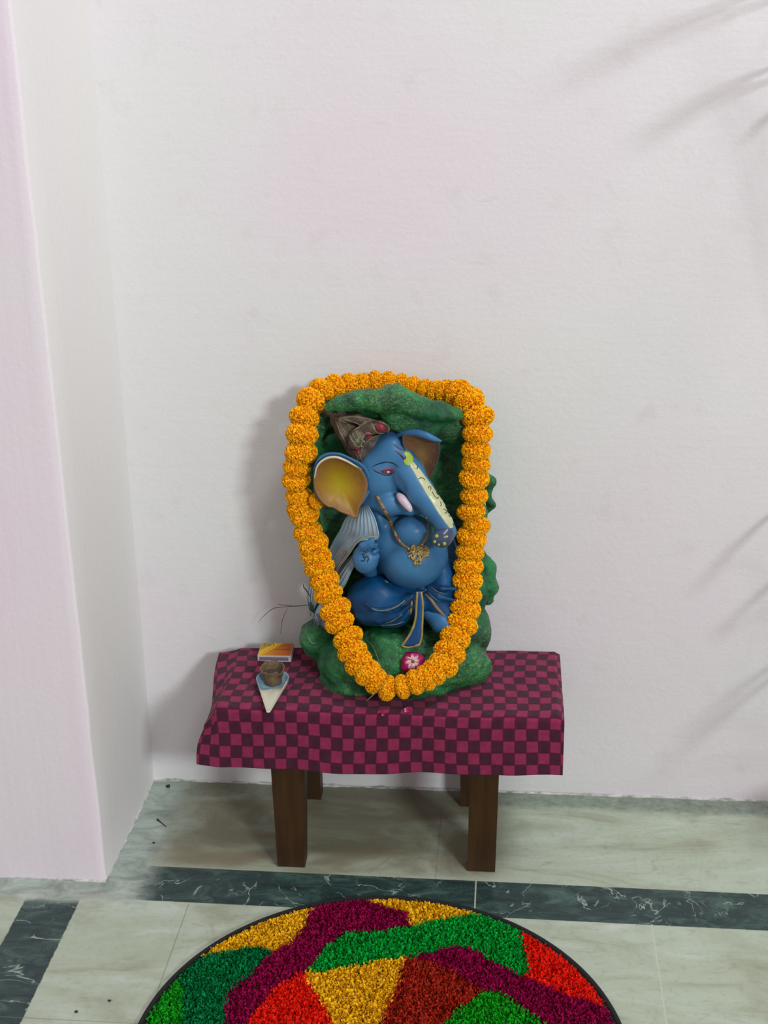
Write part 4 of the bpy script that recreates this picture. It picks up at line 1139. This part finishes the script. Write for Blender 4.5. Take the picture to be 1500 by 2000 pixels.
# cup stands in the dish
cz = ZT+.0012+.0024
cb = pt(533, 1332, Z=cz); CB = np.array([HC[0]+.0005, HC[1]+.001, cz])
crt = pt(531, 1300, Z=cz+.034)
CR = 24.5*pxs(crt); cr0 = 17*pxs(cb)
cup = empty('clay_cup', CB, label='small brown unglazed clay cup with a chipped rim, standing in the teardrop holder', cat='cup')
def cupmesh():
    n = 64; V = []; H = .033; prof = [(0, 0, 0), (cr0*.9, 0, 0), (cr0, .002, 0), (cr0*1.08, .012, 0), (CR*.93, .026, 0), (CR*.99, H-.002, 1), (CR, H, 1), (CR*.90, H, 1), (CR*.86, H-.003, 1), (CR*.80, .02, 0), (cr0*.8, .006, 0), (0.0005, .005, 0)]
    for (r, z, e) in prof:
        for j in range(n):
            a = 2*math.pi*j/n
            ch = e*(.0035*max(0, math.cos(a-4.2))**3+.006*max(0, math.cos(a-5.6))**14+.0012*math.sin(7*a)+.0008*math.sin(13*a))
            wob = 1+.015*math.sin(3*a+z*90)
            V.append((r*wob*math.cos(a), r*wob*math.sin(a), z-ch))
    Fc = [(k*n+j, k*n+(j+1) % n, (k+1)*n+(j+1) % n, (k+1)*n+j) for k in range(len(prof)-1) for j in range(n)]
    return V, Fc
V, Fc = cupmesh()
def clay():
    t = NT('unfired_clay', .9, .15); c = t.coord()
    t.color(t.ramp(t.noise(c, 90, 5, .65), [(.3, L(96, 80, 64)), (.6, L(124, 102, 78)), (.8, L(140, 116, 90))])); t.bump(t.noise(c, 250, 4, .7), .5, .001); return t.m
M_clay = clay()
loc_mesh('cup_body', V, Fc, M_clay, cup, True)
V = []; n = 40; R0 = CR*.80
for k in range(7):
    for j in range(n):
        a = 2*math.pi*j/n; r = R0*(1-k/6)+.0002
        V.append((r*math.cos(a), r*math.sin(a), .0195+.003*float(vnoise(np.array([[r*math.cos(a), r*math.sin(a), 0]]), 260, 2)[0])*(k > 0)))
Fc = [(k*n+j, k*n+(j+1) % n, (k+1)*n+(j+1) % n, (k+1)*n+j) for k in range(6) for j in range(n)]
loc_mesh('ash_filling', V, Fc, plain('ash', L(74, 66, 64), .95, .4, 300, .6), cup, True, kind='stuff', label='grey ash in the cup')

# ------------------------------------------------------------------ twigs, straws, bits
M_twig = plain('dry_twig', L(70, 56, 46), .8, .2, 200, .2); M_straw = plain('green_straw', L(108, 120, 62), .7, .2, 200, .1); M_straw2 = plain('dry_straw', L(150, 134, 82), .7, .2, 200, .1)
def tp_(pts, r, mult=8):
    Q = smooth_path(pts, len(pts)*mult); return tube([pt(a, b, Y=c) for a, b, c in Q], [r*(1-.6*abs(i/len(Q)*2-1)**2) for i in range(len(Q))], 6)
V, Fc = join([tp_([(543, 1180, 2.30), (555, 1182, 2.285), (576, 1184, 2.265), (600, 1182, 2.225), (620, 1184, 2.203)], .0008),
              tp_([(504, 1216, 2.335), (516, 1202, 2.325), (533, 1189, 2.31), (548, 1186, 2.29), (576, 1184, 2.265)], .0006),
              tp_([(563, 1187, 2.29), (557, 1198, 2.30), (551, 1214, 2.31), (548, 1239, 2.32)], .0005)])
mesh('dried_twig', V, Fc, M_twig, origin=pt(626, 1184, Y=2.225), label='thin forked dry twig sticking out left from the statue towards the wall', cat='twig')
V, Fc = tp_([(592, 1141, 2.245), (594, 1148, 2.243), (599, 1154, 2.238), (606, 1166, 2.235)], .0011)
mesh('withered_tendril', V, Fc, M_twig, origin=pt(600, 1152, Y=2.235), label='short curled dark tendril above the forked twig, left of the garland', cat='tendril')
def on(B, pts, off, r, n=24):
    Q = smooth_path(pts, n); W = []
    for q in Q:
        h, nn, ok = hit(B, q[0], q[1], 2.12); W.append(h-FW*off)
    W = np.array(W)
    for _ in range(6): W[1:-1] = (W[:-2]+2*W[1:-1]+W[2:])/4
    return tube(W, r, 6)
V, Fc = on(B_rock, [(702, 1238), (716, 1250), (728, 1261), (736, 1280), (744, 1302), (754, 1316)], .006, .0007)
mesh('green_straw', V, Fc, M_straw, origin=pt(728, 1261, Y=2.14), label='thin green straw hanging over the rock inside the garland', cat='straw')
V, Fc = tube([pt(716, 1369, Y=2.066), pt(728, 1358, Y=2.062), pt(740, 1346, Y=2.060), pt(752, 1334, Y=2.058)], [.0011, .0009, .0008, .0006], 6)
mesh('dry_straw', V, Fc, M_straw2, origin=pt(716, 1369, Y=2.066), label='short pale straw poking out below the lowest marigolds', cat='straw')
a = pt(308, 1601, Z=.0016); b = pt(324, 1614, Z=.0012)
V, Fc = join([tube([a, (a+b)/2, b], [.0015, .0009, .0008], 6), sphere(a, .0024, 8, 5)]); mesh('burnt_match', V, Fc, M_black, origin=(a+b)/2, label='tiny burnt black match on the floor beside the pillar', cat='match')
for (x, y, s, lb) in ((328, 1536, .0040, 'black speck of debris on the floor in the back corner'), (300, 1646, .0020, 'smallest black crumb on the floor beside the pillar'), (214, 1954, .0022, 'black crumb on the pale tile left of the rug'), (149, 1976, .0024, 'black crumb on the pale tile nearest the dark marble strip')):
    c = pt(x, y, Z=s*.5); V, Fc = sphere(c, s, 8, 5, (1.3, .9, .55)); V = np.array(V); V += (.25*s*fbm(V, 500, 2, 3))[:, None]; V[:, 2] -= V[:, 2].min()
    mesh('debris_crumb', V, Fc, M_black, origin=(c[0], c[1], 0), label=lb, cat='crumb')

# ------------------------------------------------------------------ rug
RCX, RCY, RR = -.1781, 1.6123, .379
def P6(L_): return [(240+a/1.5, 1720+b/1.5) for a, b in L_]
Y_, G1, G2, G3, MA, RE, RU = L(255, 204, 34), L(12, 178, 64), L(6, 138, 74), L(30, 176, 34), L(160, 12, 78), L(250, 42, 22), L(184, 50, 30)
REG = [
 (P6([(585,40),(530,130),(490,190),(440,210),(390,195),(200,225),(220,165),(400,90),(500,50)]), Y_),
 (P6([(585,65),(640,40),(690,40),(740,70),(830,95),(835,135),(770,150),(650,155),(590,200),(540,265),(510,275),(440,320),(400,370),(360,430),(300,430),(310,330),(360,290),(430,220),(490,190),(530,130)]), MA),
 (P6([(690,55),(700,20),(870,20),(1045,60),(1045,97),(960,110),(840,135),(830,105),(740,70)]), Y_),
 (P6([(590,200),(650,155),(770,150),(840,135),(960,110),(1045,85),(1100,80),(1165,125),(1175,190),(1190,270),(1160,280),(1120,260),(1050,210),(980,190),(850,225),(720,240),(600,268),(540,265)]), G1),
 (P6([(200,215),(390,195),(440,210),(430,240),(360,290),(310,330),(300,430),(175,430),(175,300),(165,290)]), G2),
 (P6([(200,200),(165,290),(175,300),(175,430),(0,430),(60,340)]), G3),
 (P6([(530,275),(590,370),(620,430),(360,430),(400,370),(440,320),(510,275)]), RE),
 (P6([(530,270),(600,268),(720,240),(825,230),(810,300),(780,360),(750,430),(620,430),(590,370)]), Y_),
 (P6([(825,235),(920,240),(1000,290),(1060,330),(980,380),(930,430),(750,430),(780,360),(800,310)]), RU),
 (P6([(850,225),(980,190),(1050,210),(1120,260),(1190,290),(1290,330),(1410,370),(1480,430),(1250,430),(1110,330),(1060,325),(1000,290),(920,240)]), MA),
 (P6([(1060,330),(1110,325),(1170,370),(1250,430),(930,430),(980,380)]), G3),
 (P6([(1160,110),(1300,150),(1480,400),(1480,440),(1410,370),(1290,330),(1190,290),(1190,270),(1175,190)]), RE)]
def inpoly(P, x, y):
    P = np.array(P); r = np.zeros(len(x), bool); j = len(P)-1
    for i in range(len(P)):
        xi, yi, xj, yj = P[i, 0], P[i, 1], P[j, 0], P[j, 1]
        if yi != yj:
            c = ((yi > y) != (yj > y)) & (x < (xj-xi)*(y-yi)/(yj-yi)+xi); r ^= c
        j = i
    return r
def to_px(P):
    d = P-CAM; z = d@FW; return 750+F_PX*(d@RT)/z, 1000-F_PX*(d@UP)/z
# regions live on the floor: convert their corner points once
REGF = [([tuple(pt(x, y, Z=.012)[:2]) for x, y in R_], c) for R_, c in REG]
rug = empty('round_rug', (RCX, RCY, 0), label='round shaggy rug with yellow, green, maroon and red patches on the marble floor', cat='rug')
n = 160; V = []; Fc = []
for (r, z) in ((RR*.2, 0), (RR-.002, 0), (RR, .003), (RR-.002, .006), (RR*.2, .006)):
    for j in range(n): V.append((RCX+r*math.cos(2*math.pi*j/n), RCY+r*math.sin(2*math.pi*j/n), z+.0003))
for k in range(4):
    for j in range(n): Fc.append((k*n+j, k*n+(j+1) % n, (k+1)*n+(j+1) % n, (k+1)*n+j))
Fc += [tuple(range(n))[::-1], tuple(4*n+j for j in range(n))]
M_blk = plain('black_binding', L(22, 24, 24), .9, .2, 200, .3)
mesh('backing', V, Fc, M_blk, rug)
ang_ = np.linspace(0, 2*math.pi, 241); ring = np.stack([RCX+(RR)*np.cos(ang_), RCY+(RR)*np.sin(ang_), np.full(241, .0055)], 1)
V, Fc = tube(ring, .0050, 8, False); V = np.array(V); V[:, 2] = np.maximum(V[:, 2], .0004); mesh('edge_binding', V, Fc, M_blk, rug)
def pile():
    sp_ = .0027; gx, gy = np.meshgrid(np.arange(-RR, RR, sp_), np.arange(-RR, RR, sp_))
    x = (gx+rng.uniform(-.6, .6, gx.shape)*sp_).ravel(); y = (gy+rng.uniform(-.6, .6, gy.shape)*sp_).ravel()
    m = np.hypot(x, y) < RR-.008; x = x[m]; y = y[m]; N_ = len(x)
    X = x+RCX; Y = y+RCY
    col = np.zeros((N_, 3)); done = np.zeros(N_, bool)
    for src in (0, 1):
        XX, YY = (X, Y) if src == 0 else (2*RCX-X, 2*RCY-Y+.02)
        wx = XX+.004*fbm(np.stack([XX, YY, 0*XX], 1), 40, 2, 1); wy = YY+.004*fbm(np.stack([XX, YY, 0*XX+3], 1), 40, 2, 2)
        for R_, c in REGF:
            k = inpoly(R_, wx, wy) & ~done; col[k] = c; done |= k
    rest = ~done
    idx = np.argwhere(done).ravel()
    if rest.any():
        ri = np.argwhere(rest).ravel(); sub = idx[::7]
        for a in range(0, len(ri), 2000):
            q = ri[a:a+2000]; d = (X[q][:, None]-X[sub][None])**2+(Y[q][:, None]-Y[sub][None])**2
            col[q] = col[sub[d.argmin(1)]]
    h = rng.uniform(.0095, .0125, N_)*np.clip((RR-np.hypot(x, y))/.02, .55, 1); th = rng.uniform(0, 2*math.pi, N_); lean = rng.uniform(.15, .7, N_)*h
    la = rng.uniform(0, 2*math.pi, N_); wdt = rng.uniform(.0013, .0020, N_)
    lx = lean*np.cos(la); ly = lean*np.sin(la)-.002
    V = []
    for (t, ws) in ((0, 1.), (.45, 1.15), (.82, 1.1), (1.0, .8)):
        for s in (-1, 0, 1):
            ox = np.cos(th)*wdt*ws*s-np.sin(th)*wdt*.5*(s == 0); oy = np.sin(th)*wdt*ws*s+np.cos(th)*wdt*.5*(s == 0)
            V.append(np.stack([X+lx*t**1.6+ox, Y+ly*t**1.6+oy, .0055+h*t], 1))
    V = np.stack(V, 1).reshape(-1, 3)
    f = []
    for k in range(3):
        for s in range(2): f.append([k*3+s, k*3+s+1, (k+1)*3+s+1, (k+1)*3+s])
    f = np.array(f); Fc = (np.arange(N_)[:, None, None]*12+f[None]).reshape(-1, 4)
    jit = rng.uniform(.78, 1.12, (N_, 1)); col = np.clip(col*jit, 0, 1)
    return V, Fc, np.repeat(col, 12, 0)
V, Fc, C = pile()
t = NT('rug_yarn', .85, .12); t.color(t.n('ShaderNodeAttribute', attribute_name='paint').outputs['Color'])
o = mesh('pile', V, Fc, t.m, rug, kind='stuff'); put_attr(o, C)

# ------------------------------------------------------------------ potted palm just outside the frame, its leaves shade the wall
M_leaf = plain('palm_leaf', L(52, 96, 40), .5, .25, 40, .2); M_pot = plain('terracotta', L(150, 84, 58), .8, .12, 40, .3)
LD = np.array([.62, -1.0, .47])
PB = np.array([.86, 1.86, 0.0])
palm = empty('potted_palm', PB, label='tall green palm in a terracotta pot standing right of the bench', cat='plant')
n = 48; V = []; prof = [(.001, .0), (.10, 0), (.125, .02), (.15, .20), (.165, .22), (.165, .25), (.15, .25), (.145, .22), (.001, .215)]
for r, z in prof:
    for j in range(n): V.append(PB+[r*math.cos(2*math.pi*j/n), r*math.sin(2*math.pi*j/n), z])
Fc = [(k*n+j, k*n+(j+1) % n, (k+1)*n+(j+1) % n, (k+1)*n+j) for k in range(len(prof)-1) for j in range(n)]
mesh('pot', V, Fc, M_pot, palm)
def leafblade(w0, w1, s0, s1, wd):
    """blade hanging between camera-side tip and wall-side tip; w = where its shade falls"""
    A = pt(*w0, Y=YW)+LD*s0; B_ = pt(*w1, Y=YW)+LD*s1
    m = 18; V = []
    for i in range(m):
        t_ = i/(m-1); c = A+(B_-A)*t_+np.array([0, 0, .012*math.sin(math.pi*t_)]); w_ = wd*math.sin(math.pi*(.06+.90*t_))**.8
        d = np.cross((B_-A)/np.linalg.norm(B_-A), LD/np.linalg.norm(LD)); d /= np.linalg.norm(d)
        V += [c-d*w_, c+np.array([0, 0, -.003]), c+d*w_]
    Fc = []
    for i in range(m-1): Fc += [(i*3, i*3+1, i*3+4, i*3+3), (i*3+1, i*3+2, i*3+5, i*3+4)]
    return V, Fc, A
blades = [((1030, 240), (1530, -30), .44, .02, .0028), ((1100, 215), (1560, -10), .42, .03, .0022), ((1190, 335), (1540, 120), .36, .02, .0032), ((1230, 320), (1560, 140), .33, .02, .0022),
          ((1330, 1150), (1560, 960), .22, .02, .0034), ((1370, 1240), (1570, 1090), .22, .03, .0030), ((1240, 1500), (1560, 1280), .34, .04, .0028), ((1430, 300), (1570, 190), .16, .02, .005), ((1300, 1420), (1580, 1250), .30, .04, .0030)]
for bl in blades:
    V, Fc, A = leafblade(*bl); o = mesh('leaf', V, Fc, M_leaf, palm); o.modifiers.new('thickness', 'SOLIDIFY').thickness = .0006
    mid = (A+PB)/2; mid[2] = max(A[2], .3)*.7; mid[0] = max(mid[0], .68)
    st_ = smooth_path([PB+[0, 0, .21], PB+[-.02, .01, max(.35, A[2]*.55)], [max(A[0]+.12, .56), A[1]-.01, A[2]+.05], A], 24)
    V, Fc = tube(st_, np.linspace(.0028, .0008, 24), 6); mesh('stem', V, Fc, M_leaf, palm)
